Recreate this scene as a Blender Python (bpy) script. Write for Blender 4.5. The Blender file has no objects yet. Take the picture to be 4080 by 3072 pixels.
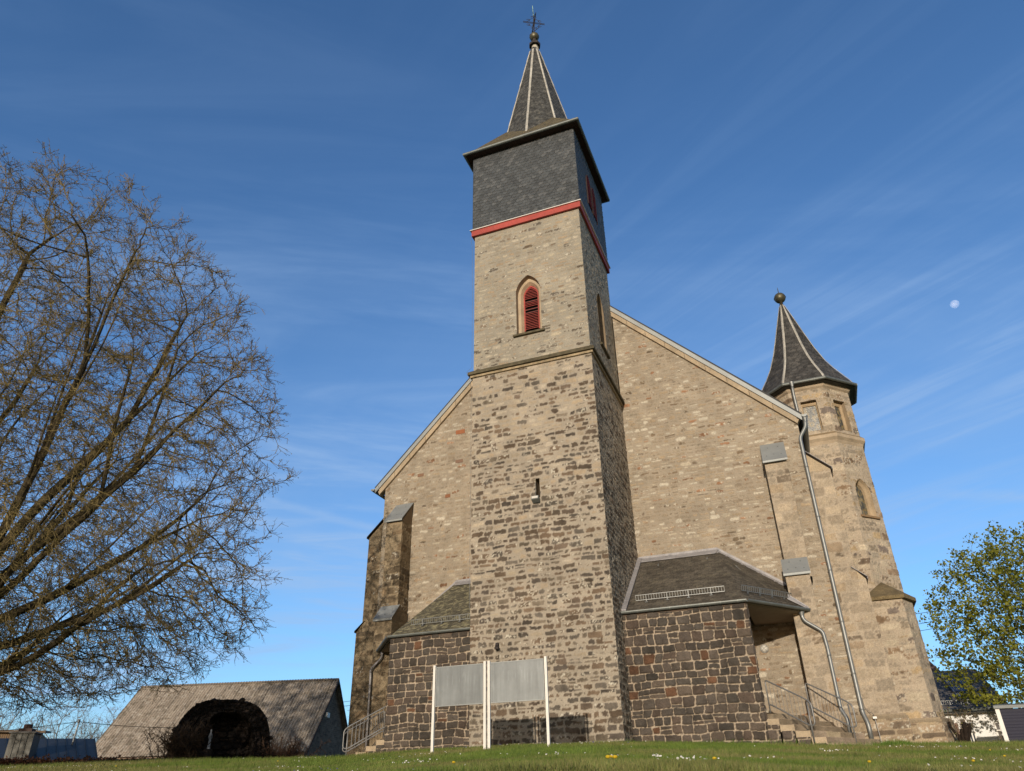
import bpy, math, random
import numpy as np
from mathutils import Matrix, Vector
R = math.radians
random.seed(7); rng = np.random.default_rng(7)
scene = bpy.context.scene
COL = scene.collection

# ------------------------------------------------------------------ camera
CAM = np.array([7.7617, -27.1842, -1.46])
yaw, pitch, roll = R(20.7163), R(29.8229), R(-1.19756)
fw = np.array([-math.sin(yaw)*math.cos(pitch), math.cos(yaw)*math.cos(pitch), math.sin(pitch)])
rt = np.array([math.cos(yaw), math.sin(yaw), 0.0]); up = np.cross(rt, fw)
r2 = math.cos(roll)*rt + math.sin(roll)*up; u2 = -math.sin(roll)*rt + math.cos(roll)*up
cd = bpy.data.cameras.new('camera'); co = bpy.data.objects.new('camera', cd); COL.objects.link(co)
cd.sensor_width = 36; cd.lens = 2924.19/4080*36; cd.clip_start = .1; cd.clip_end = 20000
mw = Matrix(((r2[0], u2[0], -fw[0], CAM[0]), (r2[1], u2[1], -fw[1], CAM[1]), (r2[2], u2[2], -fw[2], CAM[2]), (0, 0, 0, 1)))
co.matrix_world = mw
scene.camera = co

# ------------------------------------------------------------------ sun, sky, exposure
SUN_EL, SUN_AZ = R(11.0), R(4.2)          # sun stands behind the viewer, a little to the right
to_sun = Vector((math.sin(SUN_AZ)*math.cos(SUN_EL), -math.cos(SUN_AZ)*math.cos(SUN_EL), math.sin(SUN_EL)))
sl = bpy.data.lights.new('sun', 'SUN'); sl.energy = 3.7; sl.angle = R(.53); sl.color = (1, .875, .705)
so = bpy.data.objects.new('sun', sl); COL.objects.link(so)
so.rotation_euler = to_sun.to_track_quat('Z', 'Y').to_euler()
scene.view_settings.view_transform = 'Standard'; scene.view_settings.look = 'None'
scene.view_settings.exposure = 0; scene.view_settings.gamma = 1
world = bpy.data.worlds.new('World'); scene.world = world; world.use_nodes = True

def at(az, d, z=None):
    """point at compass angle az (deg, 0 = +Y, positive to the right) and ground distance d from the standpoint"""
    x = CAM[0]+d*math.sin(R(az)); y = CAM[1]+d*math.cos(R(az))
    return (x, y) if z is None else (x, y, z)
def sky():
    nt = world.node_tree; N = nt.nodes; L = nt.links
    for n in list(N): N.remove(n)
    out = N.new('ShaderNodeOutputWorld'); bg = N.new('ShaderNodeBackground'); bg.inputs[1].default_value = .13
    s = N.new('ShaderNodeTexSky'); s.sky_type = 'NISHITA'; s.sun_disc = False
    s.sun_elevation = SUN_EL; s.sun_rotation = math.atan2(to_sun.x, to_sun.y)
    s.altitude = 300; s.air_density = 1.0; s.dust_density = .6; s.ozone_density = 2.0
    tc = N.new('ShaderNodeTexCoord')
    def math_(op, a, b=None, clamp=False):
        m = N.new('ShaderNodeMath'); m.operation = op; m.use_clamp = clamp
        for i, v in enumerate((a, b)):
            if v is None: continue
            if isinstance(v, (int, float)): m.inputs[i].default_value = v
            else: L.new(v, m.inputs[i])
        return m.outputs[0]
    def vmath(op, a, b=None):
        m = N.new('ShaderNodeVectorMath'); m.operation = op
        for i, v in enumerate((a, b)):
            if v is None: continue
            if isinstance(v, (tuple, list)): m.inputs[i].default_value = v
            else: L.new(v, m.inputs[i])
        return m
    D = tc.outputs['Generated']
    sep = N.new('ShaderNodeSeparateXYZ'); L.new(D, sep.inputs[0])
    den = math_('ADD', math_('MAXIMUM', sep.outputs[2], 0), .12)
    cmb = N.new('ShaderNodeCombineXYZ')
    L.new(math_('DIVIDE', sep.outputs[0], den), cmb.inputs[0]); L.new(math_('DIVIDE', sep.outputs[1], den), cmb.inputs[1])
    def layer(rot, sc, scale, lo, hi, seed, dist=1.2):
        mp = N.new('ShaderNodeMapping'); mp.vector_type = 'TEXTURE'; mp.inputs['Rotation'].default_value = (0, 0, R(rot)); mp.inputs['Scale'].default_value = tuple(1/q for q in sc)
        mp.inputs['Location'].default_value = (seed, seed*.7, 0)
        L.new(cmb.outputs[0], mp.inputs[0])
        n = N.new('ShaderNodeTexNoise'); n.inputs['Scale'].default_value = scale; n.inputs['Detail'].default_value = 9
        n.inputs['Roughness'].default_value = .58; n.inputs['Distortion'].default_value = dist
        L.new(mp.outputs[0], n.inputs[0])
        mr = N.new('ShaderNodeMapRange'); mr.interpolation_type = 'SMOOTHSTEP'
        mr.inputs[1].default_value = lo; mr.inputs[2].default_value = hi
        L.new(n.outputs[0], mr.inputs[0]); return mr.outputs[0]
    big = layer(20, (.5, .8, 1), .9, .42, .75, 3.1, .8)
    a = layer(-55, (2.0, .42, 1), 1.8, .40, .74, 0.4, 1.6)
    b = layer(58, (3.4, .40, 1), 2.3, .42, .76, 5.2, 1.1)
    side = N.new('ShaderNodeMapRange'); side.interpolation_type = 'SMOOTHSTEP'; side.inputs[1].default_value = -.42; side.inputs[2].default_value = -.08; L.new(sep.outputs[0], side.inputs[0])
    a = math_('MULTIPLY', a, math_('SUBTRACT', 1, math_('MULTIPLY', side.outputs[0], .85))); b = math_('MULTIPLY', b, math_('ADD', math_('MULTIPLY', side.outputs[0], .9), .1))
    wisps = math_('MULTIPLY', math_('ADD', a, math_('MULTIPLY', b, .8)), math_('ADD', math_('MULTIPLY', big, .85), .15))
    hz = math_('SUBTRACT', 1, math_('MULTIPLY', math_('MAXIMUM', sep.outputs[2], 0), .75))      # thinner overhead, thicker low down
    low = math_('POWER', math_('SUBTRACT', 1, math_('MAXIMUM', sep.outputs[2], 0)), 5)
    veil = math_('ADD', math_('MULTIPLY', math_('ADD', math_('MULTIPLY', wisps, .95), math_('MULTIPLY', big, .42)), hz), math_('MULTIPLY', low, .22))
    # two condensation trails: thin bands along great circles
    def trail(p, q, w, strength):
        p = Vector(p).normalized(); q = Vector(q).normalized(); n = p.cross(q).normalized(); m = (p+q).normalized()
        half = m.dot(p)
        nz = N.new('ShaderNodeTexNoise'); nz.inputs['Scale'].default_value = 22; nz.inputs['Detail'].default_value = 5
        L.new(D, nz.inputs[0])
        wob = math_('MULTIPLY', math_('SUBTRACT', nz.outputs[0], .5), w*1.1)
        dist = math_('ABSOLUTE', math_('ADD', vmath('DOT_PRODUCT', D, tuple(n)).outputs['Value'], wob))
        mr = N.new('ShaderNodeMapRange'); mr.interpolation_type = 'SMOOTHSTEP'
        mr.inputs[1].default_value = 0; mr.inputs[2].default_value = w; mr.inputs[3].default_value = 1; mr.inputs[4].default_value = 0
        L.new(dist, mr.inputs[0])
        m2 = N.new('ShaderNodeMapRange'); m2.interpolation_type = 'SMOOTHSTEP'
        m2.inputs[1].default_value = half-.0008; m2.inputs[2].default_value = half+(1-half)*.7
        L.new(vmath('DOT_PRODUCT', D, tuple(m)).outputs['Value'], m2.inputs[0])
        return math_('MULTIPLY', math_('MULTIPLY', mr.outputs[0], m2.outputs[0]), math_('MULTIPLY', nz.outputs[0], strength*1.8))
    def dr(az, el): return (math.sin(R(az))*math.cos(R(el)), math.cos(R(az))*math.cos(R(el)), math.sin(R(el)))
    t1 = trail(dr(-42, 20.5), dr(-29.5, 18.1), .009, .34)
    t2 = trail(dr(9.5, 18.2), dr(20, 15.3), .010, .26)
    tot = math_('ADD', math_('ADD', veil, t1), t2, True)
    hs = N.new('ShaderNodeMixRGB'); hs.blend_type = 'MULTIPLY'; hs.inputs[0].default_value = 1; 
    # the air is whiter towards the low sun and a deeper blue away from it
    sd = vmath('DOT_PRODUCT', D, tuple(Vector((to_sun.x, to_sun.y, 0)).normalized())).outputs['Value']
    mr0 = N.new('ShaderNodeMapRange'); mr0.interpolation_type = 'SMOOTHSTEP'; mr0.inputs[1].default_value = -.28; mr0.inputs[2].default_value = .35; L.new(sd, mr0.inputs[0])
    tint = N.new('ShaderNodeMixRGB'); L.new(mr0.outputs[0], tint.inputs[0]); tint.inputs[1].default_value = (.84, 1.22, 1.63, 1); tint.inputs[2].default_value = (1.25, 1.0, .80, 1)
    L.new(tint.outputs[0], hs.inputs[2])
    L.new(s.outputs[0], hs.inputs[1])
    mix = N.new('ShaderNodeMixRGB'); L.new(tot, mix.inputs[0]); L.new(hs.outputs[0], mix.inputs[1])
    # the thin cloud is lit by the same sky: its colour is the sky's own, lifted towards white
    mix.inputs[2].default_value = (2.75, 4.1, 6.3, 1)
    L.new(mix.outputs[0], bg.inputs[0]); L.new(bg.outputs[0], out.inputs[0])
sky()

# ------------------------------------------------------------------ helpers
T256 = np.random.default_rng(11).random((256, 256))
def vnoise(x, y, s=0):
    x = np.asarray(x, float)+s*17.31; y = np.asarray(y, float)+s*9.17
    xi = np.floor(x).astype(int); yi = np.floor(y).astype(int); fx = x-xi; fy = y-yi
    fx = fx*fx*(3-2*fx); fy = fy*fy*(3-2*fy)
    a = T256[xi & 255, yi & 255]; b = T256[(xi+1) & 255, yi & 255]; c = T256[xi & 255, (yi+1) & 255]; d = T256[(xi+1) & 255, (yi+1) & 255]
    return (a*(1-fx)+b*fx)*(1-fy)+(c*(1-fx)+d*fx)*fy
def fbm(x, y, s=0, o=3):
    t = 0; a = .5; n = 0
    for k in range(o):
        t = t+a*vnoise(x*2**k, y*2**k, s+k*3); n += a; a *= .5
    return t/n
def sst(a, b, x):
    t = np.clip((x-a)/(b-a), 0, 1); return t*t*(3-2*t)
def nrm(v): v = np.asarray(v, float); return v/np.linalg.norm(v)

class G:
    """collects geometry (world coordinates) and links it as ONE mesh object"""
    def __init__(s): s.V = []; s.F = []; s.C = []; s.n = 0
    def add(s, V, F, c=(1, 1, 1)):
        V = np.asarray(V, float).reshape(-1, 3)
        c = np.asarray(c, float)
        if c.ndim == 1: c = np.tile(c, (len(V), 1))
        if isinstance(F, np.ndarray): s.F.append(F+s.n)
        else:
            by = {}
            for f in F: by.setdefault(len(f), []).append(f)
            for k in by: s.F.append(np.array(by[k], int)+s.n)
        s.V.append(V); s.C.append(c); s.n += len(V)
    def poly(s, pts, c=(1, 1, 1)): s.add(pts, [list(range(len(pts)))], c)
    def box(s, a, b, c=(1, 1, 1)):
        x0, y0, z0 = a; x1, y1, z1 = b
        s.add([(x0, y0, z0), (x1, y0, z0), (x1, y1, z0), (x0, y1, z0), (x0, y0, z1), (x1, y0, z1), (x1, y1, z1), (x0, y1, z1)],
              [(3, 2, 1, 0), (4, 5, 6, 7), (0, 1, 5, 4), (1, 2, 6, 5), (2, 3, 7, 6), (3, 0, 4, 7)], c)
    def slab(s, pts, d, c=(1, 1, 1)):
        """a polygon given thickness along vector d"""
        p = np.asarray(pts, float); n = len(p); q = p+np.asarray(d, float)
        s.add(np.vstack([p, q]), [list(range(n))[::-1], list(range(n, 2*n))]+[(i, (i+1) % n, n+(i+1) % n, n+i) for i in range(n)], c)
    def prism(s, xy, z0, z1, c=(1, 1, 1)): s.slab([(x, y, z0) for x, y in xy], (0, 0, z1-z0), c)
    def bar(s, a, b, w, h, c=(1, 1, 1), upv=(0, 0, 1)):
        a = np.asarray(a, float); b = np.asarray(b, float); d = nrm(b-a); u = np.cross(d, upv)
        if np.linalg.norm(u) < 1e-6: u = np.array([1., 0, 0])
        u = nrm(u)*w/2; v = nrm(np.cross(u, d))*h/2
        s.slab([a-u-v, a+u-v, a+u+v, a-u+v], b-a, c)
    def tube(s, path, r, n=10, c=(1, 1, 1), caps=True):
        P = np.asarray(path, float); m = len(P); r = np.broadcast_to(np.asarray(r, float), (m,))
        T = np.gradient(P, axis=0); T /= np.linalg.norm(T, axis=1)[:, None]
        u = np.cross(T[0], (0, 0, 1) if abs(T[0][2]) < .9 else (1, 0, 0)); u = nrm(u); rings = []
        ang = np.linspace(0, 2*np.pi, n, endpoint=False)
        for i in range(m):
            u = u-T[i]*(u@T[i]); u = nrm(u); v = np.cross(T[i], u)
            rings.append(P[i]+r[i]*(np.cos(ang)[:, None]*u+np.sin(ang)[:, None]*v))
        F = [(i*n+k, i*n+(k+1) % n, (i+1)*n+(k+1) % n, (i+1)*n+k) for i in range(m-1) for k in range(n)]
        if caps: F += [list(range(n))[::-1], list(range((m-1)*n, m*n))]
        s.add(np.vstack(rings), F, c)
    def lathe(s, c0, prof, n=20, c=(1, 1, 1)):
        ang = np.linspace(0, 2*np.pi, n, endpoint=False); V = []
        for r, z in prof: V.append(np.c_[c0[0]+r*np.cos(ang), c0[1]+r*np.sin(ang), np.full(n, c0[2]+z)])
        m = len(prof)
        s.add(np.vstack(V), [(i*n+k, i*n+(k+1) % n, (i+1)*n+(k+1) % n, (i+1)*n+k) for i in range(m-1) for k in range(n)], c)
    def sheet(s, P00, P10, P11, P01, step, pat, v0=0., u0=0., hole=None, flat_edge=True, amp=1.):
        """a patterned, displaced surface over a quad (corners as seen from outside: bottom left, bottom right, top right, top left)"""
        P00, P10, P11, P01 = (np.asarray(p, float) for p in (P00, P10, P11, P01))
        ud = nrm(P10-P00); nn = np.cross(ud, P01-P00)
        if np.linalg.norm(nn) < 1e-9: nn = np.cross(ud, P11-P00)
        nn = nrm(nn); vd = np.cross(nn, ud)
        nu = max(2, int(max(np.linalg.norm(P10-P00), np.linalg.norm(P11-P01))/step)+1)
        nv = max(2, int(max(np.linalg.norm(P01-P00), np.linalg.norm(P11-P10))/step)+1)
        S, T = np.meshgrid(np.linspace(0, 1, nu), np.linspace(0, 1, nv)); S = S[..., None]; T = T[..., None]
        P = P00*(1-S)*(1-T)+P10*S*(1-T)+P11*S*T+P01*(1-S)*T
        u = (P-P00)@ud+u0; v = (P-P00)@vd+v0
        h, c = pat(u.ravel(), v.ravel()); h = h.reshape(u.shape)*amp
        if flat_edge: h[0] = h[-1] = 0; h[:, 0] = h[:, -1] = 0
        P = P+h[..., None]*nn
        I = np.arange(nu*nv).reshape(nv, nu)
        F = np.stack([I[:-1, :-1], I[:-1, 1:], I[1:, 1:], I[1:, :-1]], -1).reshape(-1, 4)
        if hole is not None:
            uc = u.ravel()[F].mean(1); vc = v.ravel()[F].mean(1); F = F[~hole(uc, vc)]
        s.add(P.reshape(-1, 3), F, c)
    def segs(s, P0, P1, R0, R1, n, c):
        """many open tapered tubes at once"""
        P0 = np.asarray(P0, float); P1 = np.asarray(P1, float); d = P1-P0; l = np.linalg.norm(d, axis=1, keepdims=True); d = d/np.maximum(l, 1e-9)
        ref = np.where(np.abs(d[:, 2:3]) < .9, np.array([[0, 0, 1.]]), np.array([[1., 0, 0]]))
        u = np.cross(d, ref); u /= np.linalg.norm(u, axis=1, keepdims=True); v = np.cross(d, u)
        ang = np.linspace(0, 2*np.pi, n, endpoint=False); m = len(P0)
        ring = np.cos(ang)[None, :, None]*u[:, None]+np.sin(ang)[None, :, None]*v[:, None]
        A = P0[:, None]+ring*np.asarray(R0)[:, None, None]; B = P1[:, None]+ring*np.asarray(R1)[:, None, None]
        V = np.concatenate([A, B], 1).reshape(-1, 3); k = np.arange(n); k2 = (k+1) % n
        f = np.stack([k, k2, k2+n, k+n], -1); F = (f[None]+(np.arange(m)*2*n)[:, None, None]).reshape(-1, 4)
        c = np.asarray(c, float)
        if c.ndim == 2: c = np.repeat(c, 2*n, 0)
        s.add(V, F, c)
    def build(s, name, mat, parent=None, smooth=False, loc=None):
        V = np.vstack(s.V); C = np.vstack(s.C); me = bpy.data.meshes.new(name)
        if loc is not None: V = V-np.asarray(loc, float)
        tot = np.concatenate([np.full(len(f), f.shape[1]) for f in s.F]); idx = np.concatenate([f.ravel() for f in s.F])
        me.vertices.add(len(V)); me.vertices.foreach_set('co', V.astype(np.float32).ravel())
        me.loops.add(len(idx)); me.loops.foreach_set('vertex_index', idx.astype(np.int32))
        me.polygons.add(len(tot)); st = np.concatenate([[0], np.cumsum(tot)[:-1]])
        me.polygons.foreach_set('loop_start', st.astype(np.int32)); me.polygons.foreach_set('loop_total', tot.astype(np.int32))
        me.polygons.foreach_set('use_smooth', np.full(len(tot), bool(smooth)))
        at_ = me.color_attributes.new('Col', 'FLOAT_COLOR', 'POINT')
        at_.data.foreach_set('color', np.c_[C, np.ones(len(C))].astype(np.float32).ravel())
        me.update(calc_edges=True); me.validate()
        me.materials.append(mat)
        o = bpy.data.objects.new(name, me); COL.objects.link(o)
        if loc is not None: o.location = loc
        if parent is not None:
            o.parent = parent
            if parent.type == 'EMPTY' and loc is None: o.matrix_parent_inverse = Matrix.Translation(parent.location).inverted()
        return o
def thing(name, label, cat, loc, group=None):
    o = bpy.data.objects.new(name, None); COL.objects.link(o); o.location = loc; o.empty_display_size = .3
    return tag(o, label, cat, group)
def tag(o, label, cat, group=None, kind=None):
    if label: o['label'] = label
    if cat: o['category'] = cat
    if group: o['group'] = group
    if kind: o['kind'] = kind
    return o
def setting(o, kind='structure'): o['kind'] = kind; return o

MATS = {}
def mat(name, col=(1, 1, 1), rough=.8, metal=0., var=(6., .25), bump=(40., .006), fine=None, spec=.4):
    """procedural material: vertex colour x colour, broken up by noise at one or two scales, with a fine bump"""
    m = bpy.data.materials.new(name); m.use_nodes = True; nt = m.node_tree; N = nt.nodes; L = nt.links
    b = N['Principled BSDF']; b.inputs['Roughness'].default_value = rough; b.inputs['Metallic'].default_value = metal
    b.inputs['Specular IOR Level'].default_value = spec
    tc = N.new('ShaderNodeTexCoord'); at_ = N.new('ShaderNodeAttribute'); at_.attribute_name = 'Col'
    mx = N.new('ShaderNodeMixRGB'); mx.blend_type = 'MULTIPLY'; mx.inputs[0].default_value = 1
    L.new(at_.outputs[0], mx.inputs[1]); mx.inputs[2].default_value = (*col, 1); cur = mx.outputs[0]
    for sc, amt in [v for v in (var, fine) if v]:
        n = N.new('ShaderNodeTexNoise'); n.inputs['Scale'].default_value = sc; n.inputs['Detail'].default_value = 6; n.inputs['Roughness'].default_value = .65
        L.new(tc.outputs['Object'], n.inputs[0])
        mr = N.new('ShaderNodeMapRange'); mr.inputs[1].default_value = .3; mr.inputs[2].default_value = .7
        mr.inputs[3].default_value = 1-amt; mr.inputs[4].default_value = 1+amt; L.new(n.outputs[0], mr.inputs[0])
        k = N.new('ShaderNodeMixRGB'); k.blend_type = 'MULTIPLY'; k.inputs[0].default_value = 1
        L.new(cur, k.inputs[1]); L.new(mr.outputs[0], k.inputs[2]); cur = k.outputs[0]
    L.new(cur, b.inputs['Base Color'])
    if bump:
        n = N.new('ShaderNodeTexNoise'); n.inputs['Scale'].default_value = bump[0]; n.inputs['Detail'].default_value = 5
        L.new(tc.outputs['Object'], n.inputs[0]); bp = N.new('ShaderNodeBump'); bp.inputs['Distance'].default_value = bump[1]; bp.inputs['Strength'].default_value = .8
        L.new(n.outputs[0], bp.inputs['Height']); L.new(bp.outputs[0], b.inputs['Normal'])
    MATS[name] = m; return m
mat('rubble', rough=.92, var=(.8, .14), fine=(28, .22), bump=(30, .02), spec=.2)
mat('basalt', rough=.85, var=(1.3, .10), fine=(24, .22), bump=(26, .02), spec=.3)
mat('slate', rough=.55, var=(2., .15), fine=(30, .15), bump=(40, .006), spec=.45)
mat('oldslate', rough=.75, var=(2., .2), fine=(26, .25), bump=(30, .012), spec=.3)
mat('sandstone', (.50, .41, .30), rough=.9, var=(3, .2), fine=(40, .15), bump=(40, .01), spec=.2)
mat('dressed', (.40, .32, .23), rough=.9, var=(2, .2), fine=(30, .12), bump=(30, .01), spec=.2)
mat('ledge', (.10, .085, .055), rough=.95, var=(4, .4), fine=(30, .3), bump=(30, .02), spec=.2)
mat('zinc', (.30, .315, .315), rough=.6, metal=.35, var=(1.5, .12), bump=None)
mat('gutterzinc', (.17, .185, .18), rough=.5, metal=.45, var=(2.5, .2), bump=None)
mat('galv', (.24, .25, .25), rough=.48, metal=.55, var=(6, .15), bump=None)
mat('railsteel', (.24, .24, .24), rough=.5, metal=.5, var=(8, .15), bump=None)
mat('lead', (.30, .29, .30), rough=.65, metal=.2, var=(5, .25), bump=(20, .01))
mat('ridgelead', (.44, .42, .375), rough=.7, var=(3, .25), fine=(20, .2), bump=(20, .008))
mat('redpaint', (.36, .060, .048), rough=.65, var=(2, .22), fine=(30, .12), bump=(40, .003))
mat('darkwood', (.05, .025, .018), rough=.8, var=(5, .3), bump=(40, .004))
mat('copper', (.11, .10, .065), rough=.45, metal=.5, var=(5, .3), bump=None)
mat('verdigris', (.30, .48, .40), rough=.7, var=(8, .3), bump=None)
mat('iron', (.05, .042, .04), rough=.7, metal=.3, var=(8, .3), bump=None)
mat('whitepaint', (.78, .76, .72), rough=.5, var=(2, .05), bump=None)
mat('boardgrey', (.215, .23, .235), rough=.42, metal=.25, var=(1.2, .08), fine=(9, .06), bump=None)
mat('render', (.80, .80, .80), rough=.9, var=(1, .05), bump=(60, .004))
mat('soffit', (.34, .27, .20), rough=.85, var=(2, .15), bump=None)
mat('plain', rough=.8, var=(3, .15), fine=(20, .1), bump=(30, .005))
mat('bark', rough=.95, var=(3, .3), fine=(14, .35), bump=(14, .03), spec=.15)
mat('twig', rough=.9, var=(.8, .25), bump=None, spec=.15)
mat('black', (.012, .012, .012), rough=.9, var=(3, .2), bump=None)
def glass(name, col, rough=.12):
    m = mat(name, col, rough=rough, var=(2, .2), bump=None, spec=.8); return m
glass('windowglass', (.05, .06, .08)); glass('solarglass', (.012, .016, .035), .3)
mat('leadedglass', rough=.25, var=(6, .3), bump=(30, .004), spec=.7)
def leafmat(name, trans=.45):
    m = mat(name, rough=.6, var=(.9, .25), bump=None, spec=.3); nt = m.node_tree; N = nt.nodes; L = nt.links
    b = N['Principled BSDF']; t = N.new('ShaderNodeBsdfTranslucent'); mx = N.new('ShaderNodeMixShader'); mx.inputs[0].default_value = trans
    L.new(b.inputs['Base Color'].links[0].from_socket, t.inputs[0]); L.new(b.outputs[0], mx.inputs[1]); L.new(t.outputs[0], mx.inputs[2])
    L.new(mx.outputs[0], N['Material Output'].inputs[0]); return m
leafmat('leaf'); leafmat('grassblade', .3); leafmat('petal', .2)
M = MATS

# ------------------------------------------------------------------ surface patterns
class Masonry:
    """coursed rubble: wavy rows of stones with ragged outlines in mortar"""
    def __init__(s, u0, u1, v0, v1, rowh, ln, joint, seed, mortar, dark, light, expo, warp=.03, split=.15, proud=.012, ragged=.018, lichen=.25, smear=.5, soft=.012, mortar_h=.0, rnd=.45, minh=.0):
        g = np.random.default_rng(seed); s.__dict__.update(locals())
        b = [v0-1.]
        while b[-1] < v1+1: b.append(b[-1]+g.uniform(*rowh))
        s.rb = np.array(b); nr = len(b)-1; E = []; 
        for r in range(nr):
            x = u0-1-g.uniform(0, ln[1]); row = [x]; k = (b[r+1]-b[r])/np.mean(rowh)
            while x < u1+1.2: x += g.uniform(*ln)*(.75+.25*k); row.append(x)
            E.append(np.array(row))
        s.off = np.concatenate([[0], np.cumsum([len(e) for e in E])]); s.ed = np.concatenate(E)
        s.key = np.concatenate([r*10000+e+1000 for r, e in enumerate(E)]); n = len(s.ed)*2
        s.rnd1 = g.random(n); s.rnd2 = g.random(n); s.rnd3 = g.random(n); s.jit = g.uniform(joint[0], joint[1], n)
        s.sp = np.where(g.random(len(s.ed)) < split, g.uniform(.3, .7, len(s.ed)), 0)
        s.dk = np.array(dark)[g.integers(0, len(dark), n)]; s.lt = np.array(light)[g.integers(0, len(light), n)]
    def __call__(s, u, v):
        w = s.warp; uu = u+w*(fbm(u*2.1, v*3.3, s.seed+1)-.5)*2; vv = v+w*(fbm(u*1.3, v*2.0, s.seed+2)-.5)*2.2
        r = np.clip(np.searchsorted(s.rb, vv, 'right')-1, 0, len(s.rb)-2)
        j = np.clip(np.searchsorted(s.key, r*10000+uu+1000, 'right')-1, 0, len(s.ed)-2)
        l = s.ed[j]; rr = s.ed[j+1]; bt = s.rb[r]; tp = s.rb[r+1]; sp = s.sp[j]; cut = bt+(tp-bt)*sp
        hi = (sp > 0) & (vv > cut); lo = (sp > 0) & ~hi; ident = np.where(hi, j+len(s.ed), j)
        bt = np.where(hi, cut, bt); tp = np.where(lo, cut, tp)
        dx = np.minimum(uu-l, rr-uu); dz = np.minimum(vv-bt, tp-vv)
        rad = s.rnd*np.minimum(tp-bt, rr-l)
        d = np.minimum(np.minimum(dx, dz), rad-np.hypot(np.maximum(rad-dx, 0), np.maximum(rad-dz, 0)))
        n1 = fbm(u*16, v*16, s.seed+5); n2 = fbm(u*5, v*5, s.seed+6)
        th_ = np.minimum(tp-bt, rr-l); rg = s.ragged*np.clip(th_/.16, .25, 1.15)
        d = np.where(th_ < s.minh, -1, d-s.jit[ident]*np.clip(th_/.14, .4, 1.2)-rg*(n1-.5)*2-rg*1.2*(n2-.5))
        mk = sst(0, s.soft, d)
        ex = s.rnd1[ident] < s.expo(u, v)
        dome = sst(0, .05, d)
        h = np.where(ex, mk*(.5+.5*dome)*s.proud, mk*s.proud*.5)+s.mortar_h+(fbm(u*9, v*9, s.seed+8)-.5)*s.proud*1.1
        mc = np.array(s.mortar)*(.86+.28*fbm(u*2.2, v*2.2, s.seed+9))[:, None]
        st = s.dk[ident]*(.68+.5*s.rnd2[ident]+.7*(n2-.5))[:, None]
        if s.lichen:
            li = sst(.56, .66, fbm(u*21, v*21, s.seed+12, 2))*(s.rnd3[ident] < s.lichen*1.6)*sst(.30, .55, n2)
            st = st*(1-li[:, None])+np.array((.50, .46, .38))*li[:, None]
        n3 = fbm(u*38, v*38, s.seed+15, 2); lt = s.lt[ident]*(.82+.28*s.rnd2[ident]+.45*(n1-.5)+.5*(n3-.5))[:, None]
        lt = mc*(1-s.smear)+lt*s.smear
        stc = np.where(ex[:, None], st, lt)
        return h, mc*(1-mk[:, None])+stc*mk[:, None]
class Slates:
    def __init__(s, rh, sw, seed, col, var=.25, tilt=0., lift=.012, alt=None, curve=.45, lichen=None):
        s.__dict__.update(locals())
    def __call__(s, u, v):
        vv = (v+u*s.tilt)/s.rh; row = np.floor(vv)
        def cell(row):
            uu = u/s.sw+row*.5+.13*np.sin(row*12.9); c = np.floor(uu); return uu-c, c
        lx, c = cell(row); ly = vv-row; edge = s.curve*np.clip((lx-.35)/.65, 0, 1)**2.2+.04*lx
        under = ly < edge; row2 = np.where(under, row-1, row); lx2, c2 = cell(row2); ly2 = vv-row2
        ci = c2.astype(int)*7+s.seed; ri = row2.astype(int)*13+s.seed
        q = T256[ci & 255, ri & 255]; q2 = T256[(ci*3+5) & 255, (ri*5+3) & 255]
        h = s.lift*(1.35-ly2)+(q2-.5)*.004
        gap = (1-.5*sst(.07, .0, np.minimum(lx2, 1-lx2))*(ly2 < .95))*(1-.7*sst(.18, .0, np.where(under, 2, ly-edge))*(s.lift > 0))  # dark side joints, plus a row shadow painted along each slate's lower edge
        col = np.array(s.col)*(1+s.var*(q-.5)*2)[:, None]
        if s.alt is not None: col = np.where((q2 > .86)[:, None], np.array(s.alt), col)
        if s.lichen is not None:
            m = (sst(.50, .66, fbm(u*9, v*9, s.seed+3))*s.lichen[1])[:, None]; col = col*(1-m)+np.array(s.lichen[0])*m
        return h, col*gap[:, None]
def lozenges(c):
    def f(u, v):
        a = u/c+v/(c*1.7); b = u/c-v/(c*1.7); la = np.abs(a-np.round(a)); lb = np.abs(b-np.round(b))
        ia = np.floor(a+.5).astype(int); ib = np.floor(b+.5).astype(int); q = T256[(ia*5+9) & 255, (ib*11+4) & 255]
        pal = np.array([(.20, .15, .06), (.05, .06, .06), (.11, .11, .09), (.24, .20, .12), (.035, .04, .05), (.08, .09, .085)]); col = pal[(q*5.99).astype(int)]
        k = (np.minimum(la, lb) < .07)[:, None]
        return np.zeros_like(u), np.where(k, (.05, .05, .05), col)
    return f
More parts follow.
